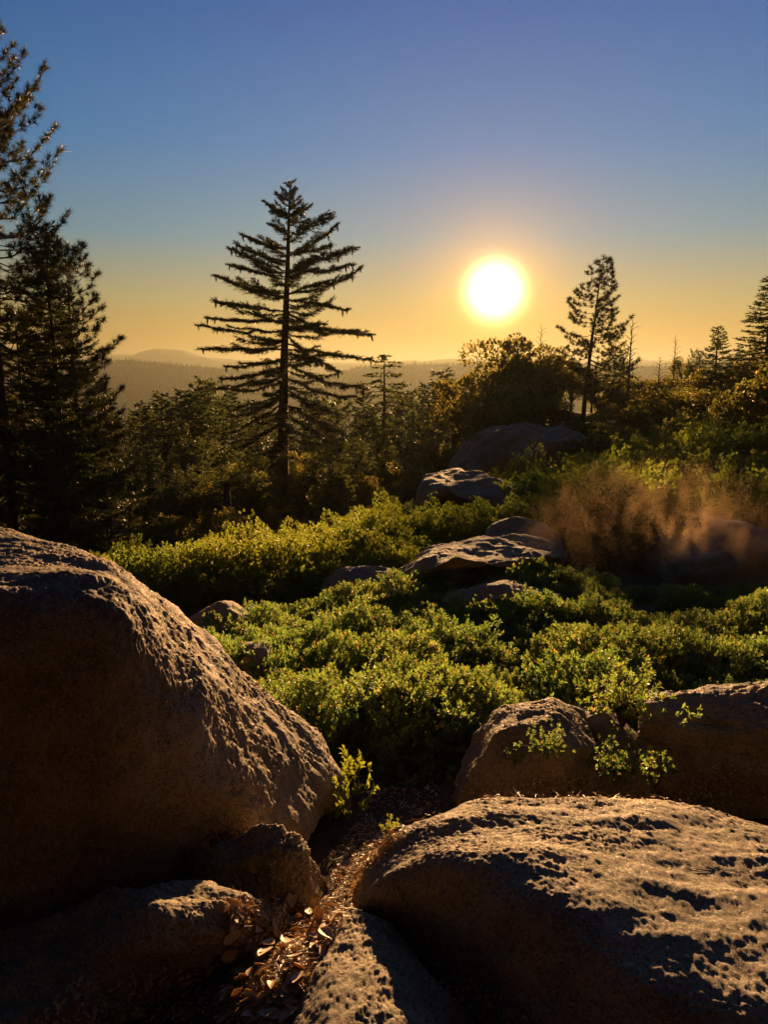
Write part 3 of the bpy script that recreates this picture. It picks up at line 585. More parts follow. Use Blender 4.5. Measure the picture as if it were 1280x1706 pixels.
# ------------------------------------------------------------------ trees
def branch_curve(p0, p1, sag, n=9, lift=0.0, q=None, wob=.015):
    t = np.linspace(0, 1, n)[:, None]; L = np.linalg.norm(p1 - p0)
    c = p0 + (p1 - p0) * t; c[:, 2] += (-sag * L * 4 * (t * (1 - t)) + lift * L * (t ** 3 - t))[:, 0]
    if q is not None: c[1:-1] += q.normal(size=(n - 2, 3)) * L * wob
    return c
def sprays(g, curve, q, tw_len, tw_gap, n_need, nl, nw, t0=.18, mi=1, droop=.15, ang=55, kind='tri', twig_r=.004, up=.25, taper=.55, tuft=0):
    """side twigs with needles along a branch"""
    seg = np.linalg.norm(np.diff(curve, axis=0), axis=1); L = seg.sum(); d = np.concatenate([[0], np.cumsum(seg)]) / L
    n = max(3, int(L * (1 - t0) / tw_gap)); t = t0 + (1 - t0) * (np.arange(n) + q.uniform(0, 1, n)) / n
    pos = np.stack([np.interp(t, d, curve[:, k]) for k in range(3)], 1)
    tg = np.stack([np.interp(t, d, np.gradient(curve, axis=0)[:, k]) for k in range(3)], 1); tg = unit(tg)
    side = unit(np.cross(tg, [0, 0, 1.0])); sg = np.where(q.uniform(size=n) < .5, -1, 1)[:, None]
    a = np.radians(q.uniform(ang - 20, ang + 15, n))[:, None]
    td = unit(tg * np.cos(a) + side * sg * np.sin(a) + np.array([0, 0, 1]) * q.normal(size=(n, 1)) * .18 - [0, 0, droop])
    env = np.minimum(1, (t - t0 + .06) / .22) * (1 - taper * ((t - t0) / (1 - t0)) ** 1.5)
    tl = tw_len * env * q.uniform(.6, 1.2, n)
    pos = np.concatenate([pos, curve[-1:]]); td = np.concatenate([td, unit(curve[-1:] - curve[-2:-1])]); tl = np.append(tl, tw_len * .35)
    m = len(pos); k = n_need
    if tuft:
        base = np.repeat(pos + td * tl[:, None], tuft, 0); dv = np.repeat(td, tuft, 0)
        dirs = unit(dv * .55 + q.normal(size=base.shape) * .62 + [0, 0, up]); base = base - dv * q.uniform(0, .09, len(base))[:, None]
        g.leaves(base, dirs, unit(q.normal(size=base.shape)), nl * q.uniform(.7, 1.1, len(base)), nw, 'tri', mi)
    if k:
        f = q.uniform(.0, 1.0, (m, k)); base = (pos[:, None] + td[:, None] * (tl[:, None] * f)[..., None]).reshape(-1, 3)
        dv = np.repeat(td, k, 0); dirs = unit(dv * .7 + q.normal(size=base.shape) * [.5, .5, .35] + [0, 0, up])
        g.leaves(base, dirs, unit(q.normal(size=base.shape) * .5 + [0, 0, 1]), nl * q.uniform(.6, 1.15, len(base)), nw, kind, mi)
    if twig_r:
        sd_ = unit(np.cross(td, [0, 0, 1.0])) * twig_r; V = np.stack([pos - sd_, pos + sd_, pos + td * tl[:, None]], 1)
        g.add(V.reshape(-1, 3), np.arange(m)[:, None] * 3 + np.array([[0, 1, 2]]), 0)
        up_ = np.array([0, 0, twig_r]); V = np.stack([pos - up_, pos + up_, pos + td * tl[:, None]], 1)
        g.add(V.reshape(-1, 3), np.arange(m)[:, None] * 3 + np.array([[0, 1, 2]]), 0)
def trunk_mesh(h, r0, r1, q, mtl=M_BARK, lean=(0, 0), n=14, sides=10, name='trunk', below=1.0):
    t = np.linspace(0, 1, n); c = np.zeros((n, 3)); c[:, 2] = -below + (h + below) * t
    c[:, 0] = lean[0] * t ** 1.3 + np.cumsum(q.normal(size=n)) * .006 * h / n * 3; c[:, 1] = lean[1] * t
    rad = (r0 * (1 - t) ** .85 + r1 * t) * (1 + .28 * np.exp(-t * 18))
    g = Geo(); g.tube(c, rad, sides); return g.mesh(name, mtl, True), c, rad
def conifer(h, r0, cb, prof, nbr, q, needle_mat, up_top=.5, up_low=-.15, sag=.05, lift=0, spray=None, split=False, lean=(0, 0), bark=M_BARK, gap_z=None, jitter=1.0, bare=0.0):
    tm, tc_, _ = trunk_mesh(h, r0, r0 * .06, q, bark, lean)
    big = Geo(); out = []
    zs = cb + (1 - cb) * (np.arange(nbr) + .5 + q.uniform(-.4, .4, nbr)) / nbr; zs = np.clip(zs, cb, .995) ** .92 if False else np.clip(zs, cb, .995)
    for i, t in enumerate(zs):
        z = t * h; p0 = np.array([np.interp(z, tc_[:, 2], tc_[:, 0]), np.interp(z, tc_[:, 2], tc_[:, 1]), z])
        az = i * 2.399 + q.normal() * .5; L = prof((t - cb) / (1 - cb)) * h * (1 + q.normal() * .16 * jitter); L = max(L, .02 * h)
        s = up_low + (up_top - up_low) * ((t - cb) / (1 - cb)) ** 1.2 + q.normal() * .07 * jitter
        p1 = p0 + np.array([math.cos(az), math.sin(az), s]) * L
        cv = branch_curve(p0, p1, sag, 7, lift, q, .02)
        g = Geo() if split else big
        rb = max(.006, L * .012) if bark is not M_SNAG else L * .022 + .02; g.tube(cv, np.linspace(rb, rb * .25, 7), 5, 0)
        if spray and q.uniform() >= bare: sprays(g, cv, q, **spray)
        if split: out.append(g.mesh('branch', [M_TWIG, needle_mat], False))
    if not split: out = [big.mesh('crown', [M_TWIG if bark is not M_SNAG else M_SNAG, needle_mat], False)]
    return tm, out
def put_tree(name, tm, brs, loc, label, cat, group=None, rz=0, sc=1.0, crown='crown'):
    t = thing(name, loc, label, cat, group, rz, sc); link('trunk', tm, t)
    for b in brs: link('branch' if len(brs) > 1 else crown, b, t)
    return t

# the lone sugar pine, drawn branch by branch
YH = 32.0; q = np.random.default_rng(11)
trk = [(471, 905), (471, 864), (471.6, 702), (474, 579), (479, 456), (481, 380), (483, 305)]
tb = P(471, 880, YH)
def tpos(py):
    px = np.interp(py, [k[1] for k in trk[::-1]], [k[0] for k in trk[::-1]]); return P(px, py, YH) - tb
hero = thing('sugar_pine', tuple(tb), 'tall lone sugar pine with long open branches and hanging cones, left of centre', 'pine tree')
g = Geo(); pys = np.linspace(905, 306, 22); pts = np.array([tpos(k) for k in pys]); tt = (905 - pys) / 599
g.tube(pts, .27 * (1 - tt) ** .8 + .012 + .09 * np.exp(-tt * 16), 14); link('trunk', g.mesh('trunk', M_BARK, True), hero)
BR = [(441, 336, 361), (460, 322, 336), (448, 373, 385), (404, 391, 428), (394, 405, 435), (384, 414, 452), (382, 441, 466), (360, 459, 494), (359, 500, 519), (346, 529, 533), (330, 542, 551),
      (337, 581, 582), (377, 610, 596), (369, 630, 612), (358, 647, 628), (384, 690, 656), (384, 720, 672), (402, 744, 697), (420, 560, 566), (415, 480, 500), (425, 520, 540), (430, 440, 455),
      (490, 318, 330), (518, 342, 364), (550, 356, 396), (562, 374, 421), (551, 407, 428), (588, 414, 456), (588, 440, 461), (601, 445, 491), (580, 515, 500), (594, 550, 540), (619, 558, 521),
      (617, 598, 572), (564, 619, 556), (606, 647, 605), (602, 667, 628), (574, 723, 670), (553, 740, 690), (555, 470, 490), (540, 540, 545), (535, 600, 585), (560, 690, 645), (500, 350, 362), (462, 350, 365)]
SPR = dict(tw_len=.42, tw_gap=.016, n_need=15, nl=.13, nw=.026, t0=.10, droop=.10, ang=50, up=.12, taper=.5)
cones = []
def hero_branch(p0, p1, sag, lift, spr, r=None):
    cv = branch_curve(p0, p1, sag, 11, lift, q, .012); L = np.linalg.norm(p1 - p0)
    g = Geo(); rb = r or max(.014, L * .0125); g.tube(cv, np.linspace(rb, rb * .25, 11), 6, 0); sprays(g, cv, q, **spr)
    link('branch', g.mesh('branch', [M_TWIG, M_NEEDLE]), hero); return cv
for (bx, by, ay) in BR:
    p0 = tpos(ay); p1 = P(bx, by, YH + q.normal() * 1.2) - tb; L = np.linalg.norm(p1 - p0)
    low = (ay - 330) / 370
    cv = hero_branch(p0, p1, .01 + .03 * q.normal() + .02 * low, .02, dict(SPR, tw_len=(.24 + .06 * L) * q.uniform(.75, 1.5) * (.55 if ay < 380 else 1)))
    if L > 1.1:
        for k in (3, 5, 7):
            dv = cv[-1] - cv[k]; a_ = q.choice([-1, 1]) * q.uniform(.35, .8); dv = np.array([dv[0] * math.cos(a_) - dv[1] * math.sin(a_), dv[0] * math.sin(a_) + dv[1] * math.cos(a_), dv[2] + q.normal() * .08]) * q.uniform(.35, .75)
            hero_branch(cv[k], cv[k] + dv, .02, .02, dict(SPR, tw_len=.26, tw_gap=.03), .012)
    if L > 1.3 and ay < 640: cones.append(cv[-1])
    if L > 2.0 and ay < 640 and q.uniform() < .7: cones.append(cv[-2 - q.integers(2)])
for i in range(70):
    ay = 345 + (745 - 345) * ((i + .5) / 70) ** .9; p0 = tpos(ay)
    L = np.interp(ay, [330, 400, 500, 600, 700, 760], [.4, 1.3, 2.3, 3.0, 2.7, 2.0]) * q.uniform(.6, 1.0)
    az = (math.pi / 2 if i % 2 else -math.pi / 2) + q.normal() * .75
    s = np.interp(ay, [330, 450, 600, 760], [.55, .25, -.05, -.32])
    hero_branch(p0, p0 + np.array([math.cos(az), math.sin(az), s]) * L, .05, .1, dict(SPR, tw_len=.24 + .11 * L, tw_gap=.024))
for i in range(14):   # leader shoots
    ay = 308 + i * 4.2; p0 = tpos(ay); az = i * 2.4; L = .18 + .03 * i
    hero_branch(p0, p0 + np.array([math.cos(az), math.sin(az), .8]) * L, 0, 0, dict(SPR, tw_len=.14, tw_gap=.03, t0=.1), .012)
def cone_mesh(L=.30, rr_=.042):
    g = Geo(); t = np.linspace(0, 1, 9); z = -L * t
    g.tube(np.stack([0.01 * np.sin(t * 3), 0 * t, z], 1), rr_ * np.sin(np.clip(t * .9 + .12, 0, 1) * math.pi) ** .6 * .8 + .004, 8)
    k = 60; f = (np.arange(k) + .5) / k; a = np.arange(k) * 2.399; rad = rr_ * np.sin(np.clip(f * .9 + .1, 0, 1) * math.pi) ** .6 * .7
    b = np.stack([rad * np.cos(a), rad * np.sin(a), -L * f], 1); d_ = np.stack([np.cos(a), np.sin(a), -.7 + 0 * a], 1)
    g.leaves(b, d_, np.tile([0, 0, 1.0], (k, 1)), .035, .03, 'quad'); return g.mesh('cone', M_CONE)
CM = cone_mesh()
for c in cones:
    o = link('cone', CM, hero, tuple(c)); o.rotation_euler = (q.normal() * .1, q.normal() * .1, q.uniform(0, 6)); s = q.uniform(.65, 1.0); o.scale = (s, s, s)

# pines and firs at the left edge
PON = dict(tw_len=.30, tw_gap=.062, n_need=0, nl=.16, nw=.011, t0=.25, droop=-.25, ang=48, up=.12, taper=.3, tuft=40, twig_r=.007)
q = np.random.default_rng(21)
def place(px, top_py, Y):
    x, y, _ = P(px, 700, Y); z = gz1(x, y); h = P(px, top_py, Y)[2] - z; return (x, y, z), h
loc, h = place(4, 46, 17.5)
tm, br = conifer(h, .14, .15, lambda t: .17 * (1 - t) ** .5 + .02, 210, q, M_NEEDLE, .75, -.05, .07, .35, PON, True, lean=(.05, 0))
put_tree('ponderosa_pine', tm, br, loc, 'tall pine with tufted needles cut by the left edge, its top near the frame top', 'pine tree')
loc, h = place(128, 415, 19)
tm, br = conifer(h, .12, .15, lambda t: .15 * (1 - t) ** .5 + .02, 100, q, M_NEEDLE, .7, 0, .07, .3, PON, True)
put_tree('ponderosa_pine', tm, br, loc, 'tufted pine partly behind the dark fir, second tree from the left edge', 'pine tree')
FIRS = dict(tw_len=.36, tw_gap=.026, n_need=14, nl=.085, nw=.028, t0=.08, droop=.12, ang=55, up=.05, taper=.7)
loc, h = place(100, 378, 16)
tm, br = conifer(h, .12, .04, lambda t: .20 * (1 - t) ** .8 + .012, 150, q, M_FIR, .45, -.30, .05, .12, FIRS, True)
put_tree('fir_tree', tm, br, loc, 'dense dark fir near the left edge with layered drooping branches', 'fir tree')
FIRL = dict(tw_len=.42, tw_gap=.045, n_need=11, nl=.14, nw=.055, t0=.08, droop=.12, ang=55, up=.05, taper=.6)
for px, top, Y, w, lab in ((-28, 400, 20, .24, 'dark fir mostly cut off by the left edge of the view'), (38, 520, 23, .26, 'dark fir behind the left edge pines'), (165, 640, 21, .26, 'dark fir at the right of the left edge group'), (-20, 640, 19, .3, 'low dark fir at the foot of the left edge pines'), (75, 610, 26, .22, 'dark fir in the shade behind the left edge group'), (125, 690, 18, .3, 'short dark fir just behind the crest of the big boulder')):
    loc, h = place(px, top, Y)
    tm, br = conifer(h, .12, .04, lambda t: w * (1 - t) ** .75 + .015, 80, q, M_FIR, .4, -.25, .05, .12, FIRL)
    put_tree('fir_tree', tm, br, loc, lab, 'fir tree')

# forest prototypes, height 15 m
q = np.random.default_rng(31); HP = 15.0
LOD = dict(tw_len=.85, tw_gap=.10, n_need=8, nl=.34, nw=.15, t0=.10, droop=.15, ang=55, up=.05, taper=.6, twig_r=.01)
LODP = dict(tw_len=.75, tw_gap=.17, n_need=4, nl=.36, nw=.09, t0=.22, droop=-.1, ang=50, up=.2, taper=.4, tuft=12, twig_r=.012)
PRO = {
 'fir': [conifer(HP, .20, .08, lambda t: .17 * (1 - t) ** .85 + .012, 100, q, M_FOREST, .4, -.25, .04, .1, LOD) for _ in range(2)],
 'narrow': [conifer(HP, .18, .06, lambda t: .105 * (1 - t) ** .8 + .012, 105, q, M_FIR, .3, -.3, .04, .1, dict(LOD, tw_len=.6, nl=.26)) for _ in range(2)],
 'wide': [conifer(HP, .24, .10, lambda t: .24 * (1 - t) ** .6 + .02, 84, q, M_FOREST, .25, -.45, .02, .1, LOD) for _ in range(2)],
 'pine': [conifer(HP, .20, .30, lambda t: .16 * (1 - t) ** .4 + .03, 66, q, M_FOREST, .5, -.05, .05, .2, LODP) for _ in range(2)],
 'sparse': [conifer(HP, .26, .18, lambda t: .19 * (1 - t) ** .55 + .02, 95, q, M_FOREST, .1, -.75, -.05, .05, dict(LOD, tw_gap=.15, n_need=6, tw_len=.5, nl=.26), bare=.12)],
 'snag': [conifer(HP, .16, .25, lambda t: .10 * (1 - t) ** .5 + .02, 34, q, M_TWIG, .5, .2, -.12, -.4, None, bark=M_SNAG) for _ in range(2)],
}
def oak(h, seed, n_cl=38, per=240, wid=.42):
    q = np.random.default_rng(seed); tm, tc_, _ = trunk_mesh(h * .55, h * .035, h * .012, q, lean=(q.normal() * .06 * h, 0), n=8)
    g = Geo(); C = []
    for i in range(n_cl):
        d = unit(q.normal(size=3) * [1, 1, .8]); c = d * [h * wid, h * wid, h * .38] * q.uniform(.45, 1.0) + [0, 0, h * .58]; C.append(c)
        s = np.array([0, 0, h * q.uniform(.15, .5)]); g.tube(branch_curve(s, c, -.05, 5, 0, q, .04), np.linspace(h * .012, h * .003, 5), 5, 0)
    for c in C:
        rr_ = h * q.uniform(.06, .13); dd = unit(q.normal(size=(per, 3))); b = c + dd * rr_ * (q.uniform(.3, 1.0, per) ** .5)[:, None] * [1.2, 1.2, .75]
        g.leaves(b, unit(dd + q.normal(size=(per, 3)) * .6 + [0, 0, .2]), unit(q.normal(size=(per, 3)) * .6 + [0, 0, 1]), .15 * q.uniform(.6, 1.2, per), .095, 'quad', 1)
    return tm, [g.mesh('crown', [M_TWIG, M_OAK])]
OAKS = [oak(5.0, 600 + i) for i in range(3)]
TREES = []
WORD = {'fir': 'hazy fir', 'narrow': 'narrow spire-shaped fir', 'wide': 'broad conifer with drooping boughs', 'pine': 'open-crowned pine', 'sparse': 'half-bare conifer with drooping limbs', 'snag': 'bare dead tree', 'oak': 'round-crowned oak'}
KN = {'fir': ('fir_tree', 'fir tree'), 'narrow': ('fir_tree', 'fir tree'), 'wide': ('conifer_tree', 'conifer'), 'pine': ('pine_tree', 'pine tree'), 'sparse': ('conifer_tree', 'conifer'), 'snag': ('dead_tree', 'dead tree'), 'oak': ('oak_tree', 'oak tree')}
def wood(px, top, Y, kind, group, label=None, wide=1.0):
    loc, h = place(px, top, Y)
    if h < 1.5: return
    pr = rnd.choice(OAKS if kind == 'oak' else PRO[kind]); hp = 4.4 if kind == 'oak' else HP
    s = h / hp; sw = s * wide
    nm, cat = KN[kind]
    t = put_tree(nm, pr[0], pr[1], loc, label or 'x', cat, group, rnd.uniform(0, 6.28), (sw, sw, s), 'branches' if kind == 'snag' else 'crown')
    if not label: TREES.append((t, WORD[kind]))
VW = 'trees of the valley wood'
for a in [(236, 672, 52, 'narrow', 1.3), (270, 655, 56, 'narrow', 1.4), (304, 650, 58, 'narrow', 1.3), (345, 634, 62, 'fir', 1.1), (385, 652, 56, 'narrow', 1.4), (428, 668, 52, 'narrow', 1.3), (520, 655, 58, 'narrow', 1.4), (552, 672, 50, 'fir', 1.2), (606, 650, 60, 'narrow', 1.4), (662, 640, 66, 'narrow', 1.4), (690, 652, 72, 'fir', 1.1), (712, 640, 84, 'narrow', 1.4), (758, 655, 70, 'narrow', 1.4)]:
    wood(a[0], a[1], a[2], a[3], VW, None, a[4])
for a in [(208, 675, 95, 'snag'), (224, 683, 80, 'narrow'), (253, 672, 62, 'fir'), (262, 662, 105, 'snag'), (271, 666, 110, 'snag'), (286, 664, 64, 'pine'), (320, 656, 60, 'fir'), (336, 648, 66, 'wide'), (351, 640, 60, 'pine'),
          (372, 668, 48, 'wide'), (300, 700, 46, 'fir'), (290, 758, 40, 'wide'), (240, 750, 42, 'fir'), (215, 730, 50, 'fir'), (420, 690, 55, 'fir'), (445, 700, 60, 'narrow'), (400, 740, 42, 'fir'),
          (516, 700, 52, 'fir'), (536, 672, 62, 'wide'), (556, 664, 60, 'pine'), (582, 668, 70, 'snag'), (600, 685, 66, 'fir'), (622, 672, 62, 'wide'), (655, 662, 75, 'fir'), (663, 700, 52, 'pine'), (679, 657, 110, 'narrow'),
          (695, 676, 140, 'narrow'), (708, 658, 120, 'snag'), (722, 655, 100, 'snag'), (757, 632, 75, 'snag'), (707, 690, 58, 'fir'), (748, 668, 70, 'fir'), (765, 690, 60, 'fir'), (722, 690, 90, 'fir'),
          (650, 750, 38, 'pine'), (595, 745, 40, 'wide'), (690, 745, 42, 'fir'), (545, 750, 38, 'fir'), (520, 760, 36, 'wide'), (625, 760, 42, 'fir'), (570, 765, 30, 'fir', 1.3), (530, 730, 34, 'wide'), (500, 765, 36, 'oak', .6), (607, 785, 31, 'oak', .55), (590, 735, 33, 'pine', 1.3), (548, 790, 28, 'oak', .6), (618, 735, 36, 'narrow', 1.3), (668, 715, 44, 'narrow', 1.3), (700, 740, 40, 'narrow', 1.3), (640, 715, 46, 'fir'), (728, 735, 42, 'narrow', 1.2),
          (350, 800, 30, 'oak'), (410, 795, 31, 'oak'), (440, 770, 36, 'oak'), (700, 770, 34, 'oak'), (740, 740, 38, 'oak'), (320, 790, 33, 'wide'), (265, 800, 31, 'fir'), (225, 820, 28, 'wide'), (175, 868, 19, 'oak'), (380, 770, 38, 'fir')]:
    wood(a[0], a[1], a[2], a[3], VW, None, a[4] if len(a) > 4 else 1.0)
wood(638, 590, 52, 'sparse', None, 'half-bare leaning conifer with drooping limbs, right of the lone sugar pine', 1.25)
wood(736, 618, 82, 'narrow', None, 'tall dark spire-shaped fir rising above the valley wood', 1.6)
for i in range(84):
    px = rnd.uniform(170, 770); Y = rnd.uniform(27, 58)
    if abs(px - 471) < 22 and Y < 34: continue
    tp = np.interp(px, [170, 240, 360, 470, 560, 700, 770], [760, 730, 700, 730, 720, 730, 760]) + (58 - Y) * 2.2 + rnd.uniform(-15, 25)
    wood(px, tp, Y, rnd.choice(['fir', 'fir', 'wide', 'wide', 'pine', 'narrow']), VW, None, rnd.uniform(1.0, 1.35))
for i in range(95):
    px = rnd.uniform(-150, 790); Y = rnd.uniform(60, 190)
    base = np.interp(px, [-150, 200, 340, 480, 560, 640, 720, 790], [690, 690, 665, 690, 690, 690, 690, 680])
    wood(px, base + rnd.uniform(0, 45), Y, rnd.choice(['fir', 'fir', 'narrow', 'wide', 'pine', 'narrow', 'fir', 'snag']), VW)
# charred stump
g = Geo(); x, y, _ = P(379, 860, 24); z = gz1(x, y); hh = P(379, 812, 24)[2] - z; q = np.random.default_rng(5)
pts = np.array([[0, 0, -.5], [0, 0, .4], [.02, 0, hh * .4], [0, 0, hh * .75], [-.01, 0, hh]]); g.tube(pts, [.18, .14, .125, .12, .11], 12)
ang_ = np.linspace(0, 2 * math.pi, 9)[:-1]
for a in ang_: g.leaves(np.array([[.09 * math.cos(a), .09 * math.sin(a), hh - .02]]), np.array([[0, 0, 1.0]]), np.array([[math.cos(a), math.sin(a), 0]]), .1 + .12 * q.uniform(), .07, 'quad')
link('tree_stump', g.mesh('tree_stump', M_CHAR, True), None, (x, y, z), label='tall charred stump standing at the edge of the left bushes', category='tree stump')
# oaks and pines on the right skyline
SK = 'trees on the right skyline'
for a in [(818, 592, 57, 'oak', .75), (850, 585, 58, 'oak', .8), (880, 592, 56, 'oak', .9), (915, 588, 57, 'oak', .8), (950, 598, 58, 'oak', .9), (835, 625, 52, 'oak', .8), (890, 620, 52, 'oak', .8), (985, 622, 56, 'oak', .9), (870, 655, 44, 'oak', .9), (925, 655, 44, 'oak', .9), (820, 668, 44, 'oak', .7),
          (1020, 560, 50, 'pine', 1.1), (1060, 650, 52, 'oak', .9), (1100, 625, 54, 'oak', 1.1), (1135, 602, 53, 'oak', .9), (1150, 585, 52, 'pine', .8), (1210, 590, 50, 'fir', 1.3), (1235, 608, 48, 'oak', 1.0), (1180, 635, 47, 'oak', 1.1), (1305, 540, 48, 'fir', 1.7), (1335, 490, 44, 'fir', 1.8), (1225, 575, 49, 'fir', 1.4), (1160, 585, 50, 'fir', 1.2), (1290, 615, 44, 'oak', 1.1)]:
    wood(a[0], a[1], a[2], a[3], SK, None, a[4])
wood(858, 566, 55, 'pine', None, 'small wind-bent pine sticking up above the oaks just under the sun')
wood(1187, 545, 43, 'fir', None, 'small layered fir on the right skyline', 1.7)
wood(1268, 462, 41, 'fir', None, 'big dark fir cut by the right edge of the view', 1.9)
wood(897, 542, 47, 'snag', None, 'thin dead tree above the oaks right of the sun')
wood(1045, 532, 43, 'snag', None, 'tall dead tree with curved bare limbs beside the skyline pine', 1.4)
wood(1118, 560, 46, 'snag', None, 'short dead tree with forked twigs on the right skyline', 1.2)
wood(1095, 595, 42, 'snag', None, 'low bare dead tree with arching twigs on the right skyline', 2.0)
q = np.random.default_rng(61); loc, h = place(970, 436, 44)
tm, br = conifer(h, .16, .30, lambda t: .22 * (1 - t) ** .75 + .02, 74, q, M_NEEDLE, .55, -.05, .06, .25, dict(PON, nl=.24, nw=.035, tuft=24, tw_gap=.11, tw_len=.36), True, lean=(.75, 0))
put_tree('pine_tree', tm, br, loc, 'leaning tufted pine standing tallest on the right skyline', 'pine tree')
# unseen firs added behind the viewer to block skylight and darken the shadows
for i in range(26):
    a = rnd.uniform(-1.3, 1.3); d = rnd.uniform(9, 40); x = d * math.sin(a); y = -d * math.cos(a); pr = rnd.choice(PRO['fir'] + PRO['wide'])
    t = put_tree('fir_tree', pr[0], pr[1], (x, y, gz1(x, y)), 'unseen fir added behind the viewer to block skylight', 'fir tree', 'firs added behind the viewpoint to block skylight', rnd.uniform(0, 6), rnd.uniform(.6, 1.1))
print('trees done')

# ------------------------------------------------------------------ litter between the rocks
bpy.context.view_layer.update()
bvs = []
for o in SURF:
    m = o.data; n = len(m.vertices); co = np.empty(n * 3, np.float32); m.vertices.foreach_get('co', co); co = co.reshape(-1, 3) + np.array(o.location)
    if o is not ground and np.hypot(co[:, 0], co[:, 1]).min() > 6: continue
    np_ = len(m.polygons); lv = np.empty(len(m.loops), np.int32); m.loops.foreach_get('vertex_index', lv); lv = lv.reshape(-1, 4)
    if o is ground:
        keep = np.hypot(co[lv[:, 0], 0], co[lv[:, 0], 1]) < 9; lv = lv[keep]
    bvs.append(BVHTree.FromPolygons([tuple(v) for v in co.tolist()], [tuple(v) for v in lv.tolist()]))
def hit(px, py):
    d = Vector(ray(px, py)).normalized(); best = None
    for b in bvs:
        l, nrm, i, dist = b.ray_cast(Vector((0, 0, 0)), d)
        if l is not None and (best is None or dist < best[2]): best = (l, nrm if nrm.dot(d) < 0 else -nrm, dist)
    return best
q = np.random.default_rng(77)
zones = [([(370, 1500), (560, 1500), (590, 1515), (530, 1600), (480, 1706), (370, 1706), (390, 1600)], 1.0), ([(590, 1375), (660, 1365), (680, 1385), (610, 1450), (590, 1500), (555, 1500), (550, 1440)], .45), ([(600, 1260), (740, 1260), (730, 1370), (600, 1370)], .22),
         ([(680, 1560), (760, 1620), (900, 1706), (800, 1706), (730, 1640)], .35), ([(120, 1640), (370, 1600), (370, 1706), (60, 1706)], .35), ([(760, 1310), (1280, 1270), (1280, 1340), (800, 1335)], .35)]
def inpoly(x, y, poly):
    c = False; j = len(poly) - 1
    for i in range(len(poly)):
        if (poly[i][1] > y) != (poly[j][1] > y) and x < (poly[j][0] - poly[i][0]) * (y - poly[i][1]) / (poly[j][1] - poly[i][1]) + poly[i][0]: c = not c
        j = i
    return c
def samples(poly, n):
    xs = [p[0] for p in poly]; ys = [p[1] for p in poly]; r = []
    while len(r) < n:
        x, y = rnd.uniform(min(xs), max(xs)), rnd.uniform(min(ys), max(ys))
        if inpoly(x, y, poly): r.append((x, y))
    return r
gl = Geo()
def scatter_litter(poly, n, kind):
    B = []; D = []; NN = []
    for x, y in samples(poly, n):
        h_ = hit(x, y)
        if not h_: continue
        l, nr_, _ = h_; nr_ = np.array(nr_); r = unit(q.normal(size=3)); d = unit(np.cross(nr_, r) + nr_ * q.normal() * .10)
        B.append(np.array(l) + nr_ * q.uniform(.001, .022)); D.append(d); NN.append(unit(nr_ + q.normal(size=3) * .35))
    B = np.array(B); D = np.array(D); NN = np.array(NN); m = len(B)
    if kind == 'needle': gl.leaves(B - D * .05, D, NN, q.uniform(.06, .15, m), q.uniform(.0014, .0028, m), 'quad', 0)
    else: gl.leaves(B, D, NN, q.uniform(.012, .03, m), q.uniform(.006, .014, m), 'fold', 1)
for poly, w in zones:
    scatter_litter(poly, int(1000 * w), 'needle'); scatter_litter(poly, int(1900 * w), 'chip')
for poly, n in ((zones[0][0], 30), (zones[1][0], 12), (zones[2][0], 14), (zones[4][0], 8)):
    for x, y in samples(poly, n):
        h_ = hit(x, y)
        if not h_: continue
        l, nr_, _ = h_; nr_ = np.array(nr_); d = unit(np.cross(nr_, unit(q.normal(size=3)))) ; L_ = q.uniform(.05, .2); a0 = np.array(l) + nr_ * .012 - d * L_ / 2; b0 = a0 + d * L_ + nr_ * q.uniform(-.01, .03)
        gl.tube(branch_curve(a0, b0, q.normal() * .04, 5, 0, q, .03), np.linspace(.0035, .0012, 5) * q.uniform(.6, 1.5), 5, 2)
link('needle_litter', gl.mesh('needle_litter', [M_STRAW, M_DRY, M_SNAG]), kind='stuff')
def dead_leaf_mesh(seed):
    q = np.random.default_rng(seed); n = 7; t = np.linspace(0, 1, n); w = np.sin(t ** .85 * math.pi) ** .75 * .5 * q.uniform(.42, .62); w[0] = w[-1] = .02
    curl = q.uniform(.1, .5); bend = q.uniform(-.5, .6)
    V = []
    for i in range(n):
        zc = bend * (t[i] - .5) ** 2
        for s in (-1, -.5, 0, .5, 1): V.append((s * w[i], t[i] - .5, zc + curl * (abs(s) ** 1.6) * w[i] + q.normal() * .008))
    top = np.array(V); bot = top - [0, 0, .012]; fc = grid_faces(5, n)
    g = Geo(); g.add(top, fc); g.add(bot, fc[:, ::-1]); return g.mesh('fallen_leaf', M_DRY, True)
LEAVES = []
DL = [dead_leaf_mesh(i) for i in range(6)]
spots = samples(zones[0][0], 150) + samples(zones[1][0], 34) + samples(zones[2][0], 30) + samples(zones[3][0], 10) + samples(zones[4][0], 14)
